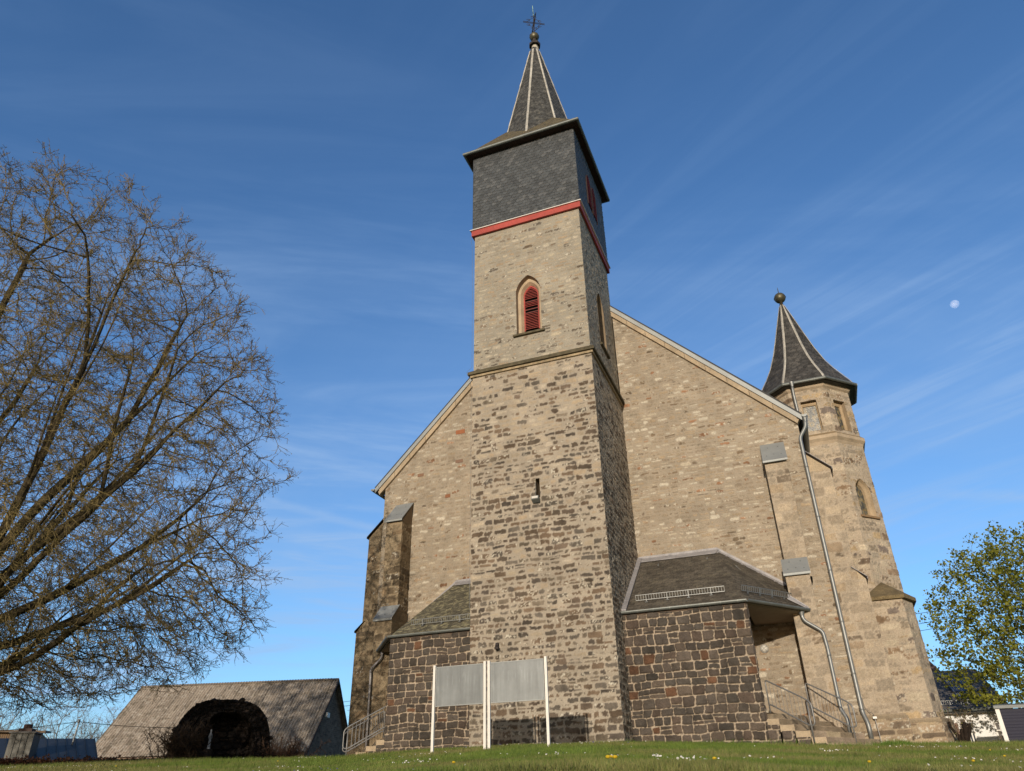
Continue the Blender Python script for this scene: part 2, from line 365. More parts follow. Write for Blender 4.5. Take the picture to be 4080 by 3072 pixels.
# ------------------------------------------------------------------ the church
MORT = (.335, .29, .232)
DARK = [(.115, .09, .068), (.14, .106, .08), (.15, .11, .078), (.10, .083, .069), (.155, .112, .078), (.125, .107, .088), (.18, .148, .112)]
LIGHT = [(.36, .29, .20), (.45, .37, .27), (.39, .32, .235), (.34, .265, .18), (.48, .41, .32), (.40, .30, .19)]
ex = lambda *p: (lambda u, v: np.interp(v, [a for a, _ in p], [b for _, b in p]))
P_LOW = Masonry(-1, 12, -1, 14, (.15, .225), (.20, .50), (.008, .042), 21, MORT, DARK, LIGHT, ex((0, .99), (4, .95), (8, .84), (11, .62), (13.2, .25)), ragged=.036, smear=.55, warp=.045, split=.08, lichen=.22, rnd=.35, minh=.07)
P_UP = Masonry(-1, 12, 12, 21, (.13, .21), (.22, .48), (.015, .05), 22, (.30, .272, .222), [(.16, .13, .10), (.19, .15, .11), (.22, .165, .115), (.14, .12, .10), (.25, .21, .165)],
               [(.33, .275, .20), (.40, .34, .25), (.29, .245, .185), (.44, .385, .30), (.35, .26, .17)], ex((12, .42), (14.6, .34), (17, .22), (20.5, .25)), ragged=.036, smear=.75, lichen=.55, warp=.04, split=.15, minh=.06)
P_GAB = Masonry(-1, 20, -1, 20, (.12, .20), (.20, .46), (.015, .05), 23, (.318, .27, .21), [(.23, .175, .12), (.27, .20, .135), (.21, .165, .12), (.30, .17, .10)],
                [(.32, .255, .18), (.45, .39, .30), (.30, .25, .185), (.27, .215, .155), (.55, .50, .41), (.36, .275, .18)], ex((0, .22), (6, .16), (18, .12)), ragged=.036, smear=.75, lichen=.6, proud=.018, warp=.045, split=.25)
P_TAN = Masonry(-30, 30, -1, 16, (.20, .33), (.32, .72), (.012, .03), 24, (.39, .325, .25), [(.24, .175, .12), (.20, .15, .11), (.26, .18, .115), (.17, .14, .12)],
                [(.36, .30, .22), (.29, .245, .19), (.44, .37, .28), (.27, .225, .17), (.48, .41, .31), (.40, .30, .18), (.33, .26, .175), (.31, .27, .215)], ex((0, .12), (6, .22), (14, .20)), ragged=.055, warp=.05, smear=.95, lichen=.5, proud=.022, split=.3, rnd=.22, soft=.03, minh=.08)
P_BUT_SHADE = Masonry(-30, 30, -1, 12, (.24, .40), (.35, .75), (.008, .02), 25, (0.255, 0.200, 0.132), [(0.145, 0.110, 0.072), (0.178, 0.132, 0.085), (0.120, 0.093, 0.064), (0.205, 0.149, 0.093)],
                [(0.221, 0.170, 0.110), (0.255, 0.200, 0.132), (0.187, 0.145, 0.093)], ex((0, .35), (10, .5)), ragged=.04, smear=.85, lichen=.2, proud=.02, rnd=.2, soft=.025, split=.25)  # left buttresses: weathered brown stone, with the tree's shade darkened into the palette
P_BAS = Masonry(-30, 30, -1, 5, (.20, .31), (.22, .47), (.003, .012), 26, (.37, .305, .235), [(0.070, 0.058, 0.048), (0.084, 0.066, 0.054), (0.061, 0.053, 0.045), (0.095, 0.074, 0.058), (0.088, 0.065, 0.051), (0.077, 0.064, 0.054), (0.088, 0.071, 0.058), (0.073, 0.061, 0.051), (0.077, 0.064, 0.054), (0.070, 0.060, 0.051), (0.077, 0.065, 0.055), (0.067, 0.057, 0.048), (0.079, 0.064, 0.052), (0.079, 0.063, 0.052), (0.075, 0.061, 0.049), (0.130, 0.067, 0.038)],
                [(.06, .05, .045)], ex((0, 1.)), warp=.06, split=.18, proud=.045, ragged=.013, lichen=0, soft=.010, rnd=.2)
P_PLI = Masonry(-30, 30, -1, 3, (.17, .23), (.4, .85), (.008, .016), 27, (.34, .27, .19), [(.22, .17, .12), (.17, .13, .095), (.28, .21, .145)], [(.38, .30, .20), (.33, .26, .18), (.42, .33, .22)], ex((0, .5)), ragged=.016, smear=.9, lichen=.3, proud=.02)
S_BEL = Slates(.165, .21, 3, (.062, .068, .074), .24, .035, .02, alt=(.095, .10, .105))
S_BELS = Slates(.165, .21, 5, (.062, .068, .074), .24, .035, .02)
S_SPI = Slates(.12, .15, 7, (.060, .060, .058), .38, .06, .010, alt=(.10, .098, .09))
S_SKI = Slates(.13, .17, 9, (.105, .088, .058), .3, .0, .010, lichen=((.16, .13, .06), .5))
S_TUR = Slates(.15, .19, 11, (.052, .050, .048), .35, .05, .012, alt=(.085, .08, .075))
S_ANR = Slates(.145, .24, 13, (.088, .076, .060), .28, .0, .013, alt=(.115, .10, .075))
S_ANL = Slates(.145, .24, 17, (.105, .095, .066), .28, .0, .013, lichen=((.27, .245, .15), .75))

church = thing('church', 'stone village church with a tall slate topped west tower and a small round stair turret', 'church', (0, 0, 0))
TW, TY = 2.4, -4.64        # half width and front plane of the tower
ZS, ZB, ZE = 13.24, 20.53, 25.02

def arch(a, z0, hs, h, n=9):
    """pointed arch outline, bottom left over the apex to bottom right"""
    H = h-hs; Rr = (a*a+H*H)/(2*a); th = math.atan2(H, Rr-a) if Rr > a else math.pi/2; th = math.asin(min(1, H/Rr))
    L = [(-a, z0)]+[(-(a-Rr+Rr*math.cos(t))*1.0, hs+Rr*math.sin(t)) for t in np.linspace(0, th, n)]
    return L+[(-u, z) for u, z in L[-2::-1]]
def in_arch(a, z0, hs, h):
    H = h-hs; Rr = (a*a+H*H)/(2*a)
    def f(x, z):
        w = np.where(z < hs, a, a-Rr+np.sqrt(np.maximum(Rr*Rr-np.maximum(z-hs, 0)**2, 0)))
        return (np.abs(x) < w) & (z > z0) & (z < h)
    return f
class Fr:
    """a frame on a wall: u across, z up, d inwards"""
    def __init__(s, o, U, N): s.o = np.array(o, float); s.U = np.array(U, float); s.N = np.array(N, float)
    def __call__(s, u, z, d=0): return s.o+s.U*u+np.array([0, 0, 1.])*z-s.N*d
def loft(g, fr, rings, c=(1, 1, 1)):
    n = len(rings[0][0]); V = [fr(u, z, d) for pts, d in rings for u, z in pts]
    g.add(V, [(i*n+k, i*n+k+1, (i+1)*n+k+1, (i+1)*n+k) for i in range(len(rings)-1) for k in range(n-1)], c)
def louvres(g, fr, inside, a, z0, z1, d, pitch, skip=(), tilt=.05, c=(1, 1, 1)):
    z = z0+pitch*.5
    while z < z1:
        us = np.linspace(-a, a, 41); ok = us[inside(us, np.full(41, z+.01))]
        if len(ok) > 2 and not any(abs(z-q) < pitch*.5 for q in skip):
            ua, ub = ok[0], ok[-1]; j = random.uniform(-.006, .006)
            g.slab([fr(ua, z+j, d-tilt), fr(ub, z, d-tilt), fr(ub, z+pitch*.62, d+tilt*.4), fr(ua, z+pitch*.62+j, d+tilt*.4)], fr.N*.002+np.array([0, 0, .016]), c)
        z += pitch
# tower walls ------------------------------------------------------
win_f = in_arch(.53, 14.58, 16.55, 17.42)
g = G(); x0 = -TW
g.sheet((-TW, TY, -.4), (TW, TY, -.4), (TW, TY, ZS), (-TW, TY, ZS), .028, P_LOW, v0=-.4, hole=lambda u, v: (np.abs(u-TW-.105) < .075) & (np.abs(v-8.08) < .35))
g.sheet((TW, TY, -.4), (TW, 0, -.4), (TW, 0, ZS), (TW, TY, ZS), .03, P_LOW, v0=-.4, u0=5.3, amp=1.6)
g.sheet((-TW, 0, -.4), (-TW, TY, -.4), (-TW, TY, ZS), (-TW, 0, ZS), .07, P_LOW, v0=-.4, u0=1.3)
UW, UY = 2.37, -4.61
g.sheet((-UW, UY, ZS), (UW, UY, ZS), (UW, UY, ZB-.3), (-UW, UY, ZB-.3), .028, P_UP, v0=ZS, hole=lambda u, v: win_f(u-UW-.0, v))
g.sheet((UW, UY, ZS), (UW, -.03, ZS), (UW, -.03, ZB-.3), (UW, UY, ZB-.3), .03, P_UP, v0=ZS, u0=5.1, amp=1.6, hole=lambda u, v: win_f(u-5.1-(-2.25-UY), v))
g.sheet((-UW, -.03, ZS), (-UW, UY, ZS), (-UW, UY, ZB-.3), (-UW, -.03, ZB-.3), .07, P_UP, v0=ZS, u0=1)
g.sheet((UW, -.03, ZS), (-UW, -.03, ZS), (-UW, -.03, ZB-.3), (UW, -.03, ZB-.3), .1, P_UP, v0=ZS)
tower = g.build('tower_wall', M['rubble'], church)
g = G()   # string course with sloping top
o = .15
g.box((-TW-o, TY-o, ZS-.10), (TW+o, .0, ZS+.02))
for (a, b, c_, d_) in (((-TW-o, TY-o), (TW+o, TY-o), (UW, UY), (-UW, UY)), ((TW+o, TY-o), (TW+o, 0), (UW, 0), (UW, UY)), ((-TW-o, 0), (-TW-o, TY-o), (-UW, UY), (-UW, 0))):
    g.poly([(*a, ZS+.021), (*b, ZS+.021), (*c_, ZS+.16), (*d_, ZS+.16)])
g.box((-TW-.07, TY-.07, ZS-.2), (TW+.07, 0, ZS-.102), (3.2, 3.0, 3.0))
g.build('string_course', M['ledge'], tower)
def tower_window(fr, skip=(), deep=False):
    g = G()
    if deep:
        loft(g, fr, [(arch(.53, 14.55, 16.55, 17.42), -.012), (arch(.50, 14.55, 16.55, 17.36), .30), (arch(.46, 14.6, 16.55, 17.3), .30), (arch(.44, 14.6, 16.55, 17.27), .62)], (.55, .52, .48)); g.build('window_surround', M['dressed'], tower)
        g = G(); louvres(g, fr, in_arch(.44, 14.6, 16.55, 17.27), .44, 14.62, 17.25, .56, .10); s = g.build('louvre_shutter', M['darkwood'], tower)
        g = G(); g.poly([fr(u, z, .62) for u, z in arch(.46, 14.5, 16.55, 17.3)]); g.build('shutter_back', M['black'], s)
        g = G(); g.slab([fr(-.62, 14.48, -.10), fr(.62, 14.48, -.10), fr(.62, 14.58, -.10), fr(-.62, 14.58, -.10)], -fr.N*.6); g.build('window_sill', M['ledge'], tower); return
    A = [arch(.53, 14.55, 16.55, 17.42), arch(.51, 14.55, 16.55, 17.38), arch(.455, 14.55, 16.6, 17.30), arch(.40, 14.55, 16.6, 17.24), arch(.325, 14.9, 16.62, 17.14), arch(.32, 14.95, 16.62, 17.12)]
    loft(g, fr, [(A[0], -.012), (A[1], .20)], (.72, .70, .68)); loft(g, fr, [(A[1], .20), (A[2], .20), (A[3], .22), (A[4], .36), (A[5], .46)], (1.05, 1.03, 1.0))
    g.build('window_surround', M['dressed'], tower)
    g = G(); ins = in_arch(.318, 14.95, 16.62, 17.12)
    louvres(g, fr, ins, .318, 14.97, 17.1, .40, .078, skip)
    B = [arch(.325, 14.95, 16.62, 17.13), arch(.275, 14.95, 16.60, 17.05)]; loft(g, fr, [(B[0], .37), (B[1], .37), (B[1], .41)])
    s = g.build('louvre_shutter', M['redpaint'], tower)
    g = G(); p = arch(.33, 14.9, 16.62, 17.15); g.poly([fr(u, z, .46) for u, z in p]); g.build('shutter_back', M['black'], s)
    g = G(); g.slab([fr(-.66, 14.50, -.10), fr(.64, 14.50, -.10), fr(.64, 14.58, -.10), fr(.64, 14.70, .2), fr(-.66, 14.70, .2), fr(-.66, 14.58, -.10)][:3]+[fr(-.66, 14.58, -.10)], -fr.N*.30)
    g.poly([fr(-.66, 14.583, -.10), fr(.64, 14.583, -.10), fr(.5, 14.86, .36), fr(-.5, 14.86, .36)])
    g.poly([fr(-.66, 14.583, -.10), fr(-.5, 14.86, .36), fr(-.66, 14.583, .2)]); g.poly([fr(.64, 14.583, -.10), fr(.64, 14.583, .2), fr(.5, 14.86, .36)])
    g.build('window_sill', M['ledge'], tower)
tower_window(Fr((0, UY, 0), (1, 0, 0), (0, -1, 0)), (16.45, 16.0, 15.85))
tower_window(Fr((UW, -2.25, 0), (0, 1, 0), (1, 0, 0)), deep=True)
g = G(); fr = Fr((.105, TY, 0), (1, 0, 0), (0, -1, 0))
for a, b in (((-.08, 7.7), (-.08, 8.45)), ((-.08, 8.45), (.08, 8.45)), ((.08, 8.45), (.08, 7.7)), ((.08, 7.7), (-.08, 7.7))):
    g.poly([fr(*a, -.005), fr(*b, -.005), fr(*b, .4), fr(*a, .4)])
g.poly([fr(-.08, 7.7, .4), fr(.08, 7.7, .4), fr(.08, 8.45, .4), fr(-.08, 8.45, .4)], (.05, .05, .05)); g.build('slit_opening', M['dressed'], tower)
g = G(); g.tube([(-1.42, TY+.05, 3.02), (-1.42, TY-.1, 3.0), (-1.42, TY-.13, 2.93)], .055, 7); g.lathe((-1.42, TY-.12, 2.88), [(0, -.06), (.07, -.03), (.075, .03), (0, .08)], 9); g.build('iron_stub', M['iron'], tower)
# belfry -----------------------------------------------------------
BW, BY0, BY1 = 2.45, -4.70, .03
def quad_walls(g, w, y0, y1, z0, z1, step, pats, holes=(None,)*4):
    c = [(-w, y0), (w, y0), (w, y1), (-w, y1)]
    for k in range(4):
        a, b = c[k], c[(k+1) % 4]
        g.sheet((*a, z0), (*b, z0), (*b, z1), (*a, z1), step if k < 2 else step*2, pats[k], u0=7*k, hole=holes[k])
g = G(); bl = [in_arch(.31, 21.85, 23.25, 23.78)]*2; yc = (-2.78, -1.92)
hole = lambda u, v: bl[0](u-7-(yc[0]-BY0), v+ZB) | bl[1](u-7-(yc[1]-BY0), v+ZB)
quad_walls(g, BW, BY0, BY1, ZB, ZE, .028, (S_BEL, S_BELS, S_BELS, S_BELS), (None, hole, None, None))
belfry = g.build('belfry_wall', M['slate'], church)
for k, y in enumerate(yc):
    fr = Fr((BW, y, 0), (0, 1, 0), (1, 0, 0)); g = G()
    A = [arch(.345, 21.80, 23.25, 23.82), arch(.345, 21.80, 23.25, 23.82), arch(.30, 21.85, 23.25, 23.76), arch(.29, 21.85, 23.25, 23.74)]
    loft(g, fr, [(A[0], -.0), (A[1], -.05), (A[2], -.05), (A[3], .2)]); fo = g.build('louvre_window', M['darkwood'], belfry)
    g = G(); louvres(g, fr, bl[0], .31, 21.87, 23.75, .02, .125, tilt=.07); g.build('slat', M['redpaint'], fo) if False else g.build('louvre_slats', M['redpaint'], belfry)
    g = G(); g.poly([fr(u, z, .15) for u, z in arch(.31, 21.85, 23.25, 23.77)]); g.build('louvre_back', M['black'], belfry)
g = G()
for i, (oo, z0, z1) in enumerate(((.10, ZB-.31, ZB-.02),)):
    w = TW-.02+oo; a = UY-.02-oo; b = .05+oo*.6
    g.box((-w, a, z0), (w, a+.09, z1)); g.box((-w, b-.09, z0), (w, b, z1)); g.box((-w, a+.0901, z0), (-w+.09, b-.0901, z1)); g.box((w-.09, a+.0901, z0), (w, b-.0901, z1))
g.build('trim_band', M['redpaint'], belfry)
g = G(); w = TW+.14; a = UY-.18; b = .14
g.box((-w, a, ZB-.018), (w, b, ZB+.012)); g.build('drip_edge', M['whitepaint'], belfry)
g = G(); w = w-.005; g.slab([(-w, a+.004, ZB+.014), (w, a+.004, ZB+.014), (BW+.003, BY0-.003, ZB+.10), (-BW-.003, BY0-.003, ZB+.10)], (0, 0, .012), (.06, .065, .07)); g.slab([(w, a+.004, ZB+.014), (w, b, ZB+.014), (BW+.003, BY1, ZB+.10), (BW+.003, BY0-.003, ZB+.10)], (0, 0, .012), (.06, .065, .07))
g.build('slate_apron', M['slate'], belfry)
# eave, skirt roof, spire
EV = 2.70; EY0, EY1 = -5.02, .36; SC = (.1, -2.32)
g = G(); g.box((-EV, EY0, ZE-.06), (EV, EY1, ZE)); g.box((-EV, EY0, ZE+.0005), (EV, EY0+.03, ZE+.03)); g.box((EV-.03, EY0+.0301, ZE+.0005), (EV, EY1, ZE+.03)); g.box((-EV, EY0+.0301, ZE+.0005), (-EV+.03, EY1, ZE+.03))
eave = g.build('eave_board', M['darkwood'], church)
g = G(); zg = ZE+.0
for a, b in (((-EV-.09, EY0-.05, zg), (EV+.09, EY0-.05, zg)), ((EV+.05, EY0-.09, zg), (EV+.05, EY1+.05, zg)), ((-EV-.05, EY0-.09, zg), (-EV-.05, EY1+.05, zg)), ((-EV-.09, EY1+.05, zg), (EV+.09, EY1+.05, zg))):
    g.tube([a, b], .075, 12)
    for t in np.arange(.08, 1, .115): p = np.array(a)*(1-t)+np.array(b)*t; d = nrm(np.array(b)-np.array(a)); g.tube([p-d*.012, p+d*.012], .079, 12)
g.build('gutter', M['gutterzinc'], eave)
def spire_r(z): return 2.02-(z-26)*.2065
g = G(); zt = 28.1; wt = .84
cs = [(-EV, EY0), (EV, EY0), (EV, EY1), (-EV, EY1)]; ct = [(SC[0]-.1-wt, SC[1]-wt), (SC[0]-.1+wt, SC[1]-wt), (SC[0]-.1+wt, SC[1]+wt), (SC[0]-.1-wt, SC[1]+wt)]
for k in range(4):
    a, b = cs[k], cs[(k+1) % 4]; c_, d_ = ct[(k+1) % 4], ct[k]; g.sheet((*a, ZE+.02), (*b, ZE+.02), (*c_, zt), (*d_, zt), .045, S_SKI, u0=3*k)
spire = g.build('skirt_roof', M['oldslate'], church)
ZTOP = 34.78
def ov(k, z, extra=0.): r = spire_r(z)+extra; return np.array([SC[0]+r*math.cos(R(45*k)), SC[1]+r*math.sin(R(45*k)), z])
g = G()
for k in range(8): g.sheet(ov(k, 25.15), ov(k+1, 25.15), ov(k+1, ZTOP), ov(k, ZTOP), .045, S_SPI, u0=2.3*k)
sp = g.build('spire', M['oldslate'], church)
for k in range(8):
    g = G(); zz = 25.6
    while zz < ZTOP-.4:
        z2 = min(zz+1.15, ZTOP-.3); wd = .125
        for sgn in (-1, 1):
            kk = k+sgn
            def side(z): p = ov(k, z, .03); q = ov(kk, z, .03); return p+nrm(q-p)*min(wd*.5, np.linalg.norm(q-p)*.42)
            q = [ov(k, zz, .045), side(zz), side(z2), ov(k, z2, .03)]
            g.slab(q, nrm(np.array([math.cos(R(45*k)), math.sin(R(45*k)), .2]))*.012, np.array((1, 1, 1))*random.uniform(.85, 1.1))
        zz = z2-.03
    g.build('ridge_strip', M['ridgelead'], sp)
# finial: lead collar, knop, ball, wrought cross and weathercock
g = G(); c0 = (SC[0]+.03, SC[1], 0)
g.lathe(c0, [(.24, 34.45), (.20, 34.8), (.16, 35.05), (.14, 35.2)], 8, (1.1, 1.05, .95)); fin = g.build('finial', M['ridgelead'], church)
g = G(); g.lathe(c0, [(.14, 35.16), (.31, 35.02), (.33, 35.12), (.31, 35.2), (.13, 35.42), (.10, 35.5)], 8); g.lathe(c0, [(.09, 35.45), (.11, 35.62), (.10, 35.72)], 10); g.build('finial_collar', M['iron'], fin)
g = G(); g.lathe(c0, [(.06, 35.55)]+[(.265*math.sin(t), 35.86-.265*math.cos(t)) for t in np.linspace(.25, math.pi-.2, 12)]+[(.03, 36.25)], 20); g.lathe(c0, [(.266, 35.84), (.276, 35.86), (.266, 35.88)], 20); g.build('finial_ball', M['copper'], fin, True)
g = G(); cx, cy = c0[0]+.02, c0[1]; r_ = .022
g.tube([(cx, cy, 36.1), (cx+.01, cy, 37.85)], r_, 6); zc = 37.12; dA = nrm((.87, .5, 0)); dB = nrm((-.5, .87, 0))
for dd, l in ((dA, .62), (dB, .62)):
    for s_ in (-1, 1):
        for off in (-.045, .045):
            g.tube([(cx, cy, zc+off), np.array((cx, cy, zc+off))+dd*s_*l], .017, 6)
        # scrolls in the angles of the cross
        for u_ in (-1, 1):
            t = np.linspace(0, 4.6, 16); rr = .12*np.exp(-.22*t); ctr = np.array((cx, cy, zc))+dd*s_*.30+np.array((0, 0, u_*.20))
            pth = [ctr+dd*s_*(rr[i]*math.cos(t[i]))+np.array((0, 0, u_*rr[i]*math.sin(t[i]))) for i in range(16)]; g.tube(pth, .013, 5)
            g.tube([np.array((cx, cy, zc))+dd*s_*.42, ctr, np.array((cx, cy, zc))+np.array((0, 0, u_*.5))], .011, 5)
for zq in (36.62, 37.66):
    for s_ in (-1, 1):
        t = np.linspace(0, 4.4, 14); rr = .085*np.exp(-.2*t); g.tube([np.array((cx, cy, zq))+dA*s_*(.10-rr[i]*math.cos(t[i]))+np.array((0, 0, rr[i]*math.sin(t[i]))) for i in range(14)], .013, 5)
dC = nrm((.9, -.35, -.0)); g.tube([np.array((cx, cy, 36.38))-dC*.36, np.array((cx, cy, 36.38))+dC*.36], .018, 6)
g.build('wrought_cross', M['iron'], fin)
g = G(); dk = nrm((-.25, 1, 0)); nk = np.array([-dk[1], dk[0], 0])   # cockerel turned almost edge on
prof = [(-.30, .30), (-.38, .52), (-.28, .66), (-.18, .50), (-.08, .36), (.06, .34), (.14, .46), (.16, .56), (.21, .60), (.24, .53), (.30, .50), (.24, .46), (.22, .30), (.14, .16), (.03, .10), (.02, .0), (-.02, .0), (-.03, .10), (-.16, .16)]
g.slab([np.array((cx, cy, 37.8))+dk*u*.85+np.array((0, 0, z*.85)) for u, z in prof], nk*.03); g.build('weathercock', M['verdigris'], fin)
# nave -------------------------------------------------------------
XR, XL = 9.02, -8.78; SL, EX, EZ = 1.0157, 9.21, 11.21
zr = lambda x: EZ+SL*(EX-abs(x))
g = G()
g.sheet((TW, 0, -.4), (XR, 0, -.4), (XR, 0, zr(XR)-.4), (TW, 0, zr(TW)-.4), .034, P_GAB, v0=-.4, u0=7)
g.sheet((XL, 0, -.4), (-TW, 0, -.4), (-TW, 0, zr(TW)-.4), (XL, 0, zr(XL)-.4), .034, P_GAB, v0=-.4)
g.sheet((XR, 0, -.4), (XR, 24, -.4), (XR, 24, 11.1), (XR, 0, 11.1), .11, P_TAN, v0=-.4)
g.sheet((XL, 24, -.4), (XL, 0, -.4), (XL, 0, 11.1), (XL, 24, 11.1), .11, P_TAN, v0=-.4)
g.poly([(XR, 24, -.4), (XL, 24, -.4), (XL, 24, 11.1), (0, 24, 20), (XR, 24, 11.1)], MORT)
def brick(x, z, w, h, c): g.box((x-w/2, -.022, z-h/2), (x+w/2, .01, z+h/2), c)
brick(-5.07, 13.34, .44, .20, (.30, .12, .06)); brick(-5.62, 10.34, .24, .15, (.24, .11, .06)); brick(-7.0, 11.55, .30, .14, (.22, .13, .085)); brick(-5.1, 11.9, .36, .15, (.22, .14, .10))
nave = g.build('nave_wall', M['rubble'], church)
for sg in (1, -1):
    xe = EX; xs = TW-.1
    g = G(); q = lambda x, dz: (sg*x, zr(x)+dz)
    n_st = 9; xx = np.linspace(xs, XR+.02, n_st+1)
    for i in range(n_st):
        a, b = xx[i], xx[i+1]-.012; v = random.uniform(.9, 1.1)
        g.slab([(q(a, -.50)[0], -.11, q(a, -.50)[1]), (q(b, -.50)[0], -.11, q(b, -.50)[1]), (q(b, -.26)[0], -.15, q(b, -.26)[1]), (q(a, -.26)[0], -.15, q(a, -.26)[1])], (0, .3, 0), (v, v, v*.98))
    g.slab([(sg*(XR-.02), -.10, zr(XR)-.52), (sg*(XR+.14), -.10, zr(XR)-.26), (sg*(XR-.02), -.10, zr(XR)-.24)], (0, .3, 0))
    g.build('gable_coping', M['dressed'], nave)
    g = G(); g.slab([(q(xs, -.25)[0], -.20, q(xs, -.25)[1]), (q(xe, -.25)[0], -.20, q(xe, -.25)[1]), (q(xe, -.02)[0], -.20, q(xe, -.02)[1]), (q(xs, -.02)[0], -.20, q(xs, -.02)[1])], (0, .03, 0))
    g.build('verge_strip', M['zinc'], nave)
g = G()
for sg in (1, -1):
    p = [(sg*EX, zr(EX)-.02), (0, zr(0)-.02), (0, zr(0)+.06), (sg*(EX+.03), zr(EX)+.05)]
    g.slab([(x, -.19, z) for x, z in p], (0, 24.6, 0), (.05, .05, .052))
nroof = g.build('nave_roof', M['oldslate'], church)
for sg in (1, -1):
    g = G(); th = np.linspace(math.pi, 2*math.pi, 10); r_ = .105; c_ = (sg*(EX+.10), EZ-.04)
    out_ = [(c_[0]+r_*math.cos(t), c_[1]+r_*math.sin(t)) for t in th]; g.slab([(x, -.24, z) for x, z in out_], (0, .01, 0))
    for (a, b) in zip(out_[:-1], out_[1:]): g.poly([(a[0], -.24, a[1]), (b[0], -.24, b[1]), (b[0], 24, b[1]), (a[0], 24, a[1])])
    g.build('gutter', M['zinc'], nroof)
g = G()
for y in (.5,): g.tube([(-EX-.05, y, EZ+.3), (-EX-.35, y, EZ+.42)], .02, 6)
g.build('roof_hook', M['iron'], nroof)
# ------------------------------------------------------------------ buttresses
def walls_of(g, pts, z0, z1, step, pat, amp=1., u0=0., skip=()):
    """patterned walls round a plan polygon (counter-clockwise seen from above)"""
    n = len(pts); acc = u0
    for k in range(n):
        a, b = pts[k], pts[(k+1) % n]; l = math.hypot(b[0]-a[0], b[1]-a[1])
        if k not in skip: g.sheet((*a, z0), (*b, z0), (*b, z1), (*a, z1), step, pat, v0=z0, u0=acc, amp=amp)
        acc += l
def metal_cap(parent, q, rivets=True):
    g = G(); q = [np.array(p, float) for p in q]; n = nrm(np.cross(q[1]-q[0], q[3]-q[0])); g.slab(q, n*.03)
    g.slab([q[0], q[1], q[1]-np.array((0, 0, .07)), q[0]-np.array((0, 0, .07))], n*.02+(q[0]-q[3])*.002)
    o = g.build('cap', M['zinc'], parent)
    if rivets:
        g = G()
        for a, b in ((.2, .25), (.5, .3), (.8, .25), (.3, .75), (.72, .75)):
            p = q[0]*(1-a)*(1-b)+q[1]*a*(1-b)+q[2]*a*b+q[3]*(1-a)*b; g.tube([p+n*.028, p+n*.042], .022, 8, (.7, .7, .7))
        g.build('rivets', M['zinc'], o)
mx = lambda x: .25-x
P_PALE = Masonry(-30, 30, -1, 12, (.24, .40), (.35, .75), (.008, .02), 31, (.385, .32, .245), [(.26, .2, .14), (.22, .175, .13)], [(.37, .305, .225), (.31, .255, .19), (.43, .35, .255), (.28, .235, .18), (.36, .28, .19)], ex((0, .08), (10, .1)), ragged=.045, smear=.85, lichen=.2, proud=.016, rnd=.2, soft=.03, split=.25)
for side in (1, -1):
    pat = P_PALE if side == 1 else P_BUT_SHADE
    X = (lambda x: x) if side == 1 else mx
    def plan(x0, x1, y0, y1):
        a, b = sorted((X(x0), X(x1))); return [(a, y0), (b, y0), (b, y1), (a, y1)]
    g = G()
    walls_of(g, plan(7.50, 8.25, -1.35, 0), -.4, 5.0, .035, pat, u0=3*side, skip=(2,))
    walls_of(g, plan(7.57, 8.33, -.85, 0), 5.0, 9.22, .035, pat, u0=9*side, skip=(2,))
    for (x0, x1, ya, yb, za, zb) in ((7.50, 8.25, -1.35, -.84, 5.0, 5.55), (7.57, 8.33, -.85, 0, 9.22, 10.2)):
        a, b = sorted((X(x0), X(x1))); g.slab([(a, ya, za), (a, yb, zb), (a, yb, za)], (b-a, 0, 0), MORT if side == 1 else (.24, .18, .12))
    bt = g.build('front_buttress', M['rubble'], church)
    for (x0, x1, ya, yb, za, zb) in ((7.45, 8.30, -1.43, -.86, 5.02, 5.63), (7.52, 8.38, -.97, -.02, 9.24, 10.26)):
        a, b = sorted((X(x0), X(x1))); metal_cap(bt, [(a, ya, za), (b, ya, za), (b, yb, zb), (a, yb, zb)])
    # buttress on the side wall
    g = G()
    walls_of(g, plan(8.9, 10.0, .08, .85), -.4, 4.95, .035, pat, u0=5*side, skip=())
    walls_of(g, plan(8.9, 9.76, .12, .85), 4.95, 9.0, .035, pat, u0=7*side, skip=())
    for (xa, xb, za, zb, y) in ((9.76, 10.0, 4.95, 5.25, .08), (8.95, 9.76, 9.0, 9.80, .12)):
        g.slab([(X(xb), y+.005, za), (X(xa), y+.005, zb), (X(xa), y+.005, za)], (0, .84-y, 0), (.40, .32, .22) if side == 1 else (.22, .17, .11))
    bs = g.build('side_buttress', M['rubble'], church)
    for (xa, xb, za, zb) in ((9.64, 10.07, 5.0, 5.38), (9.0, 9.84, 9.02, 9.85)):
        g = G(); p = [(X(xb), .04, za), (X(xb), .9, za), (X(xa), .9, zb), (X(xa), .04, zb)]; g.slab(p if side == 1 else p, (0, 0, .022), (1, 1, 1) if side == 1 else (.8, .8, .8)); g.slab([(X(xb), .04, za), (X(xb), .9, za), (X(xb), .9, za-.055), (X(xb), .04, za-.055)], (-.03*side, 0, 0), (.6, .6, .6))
        g.build('cap', M['ledge' if side == -1 else 'lead'], bs)
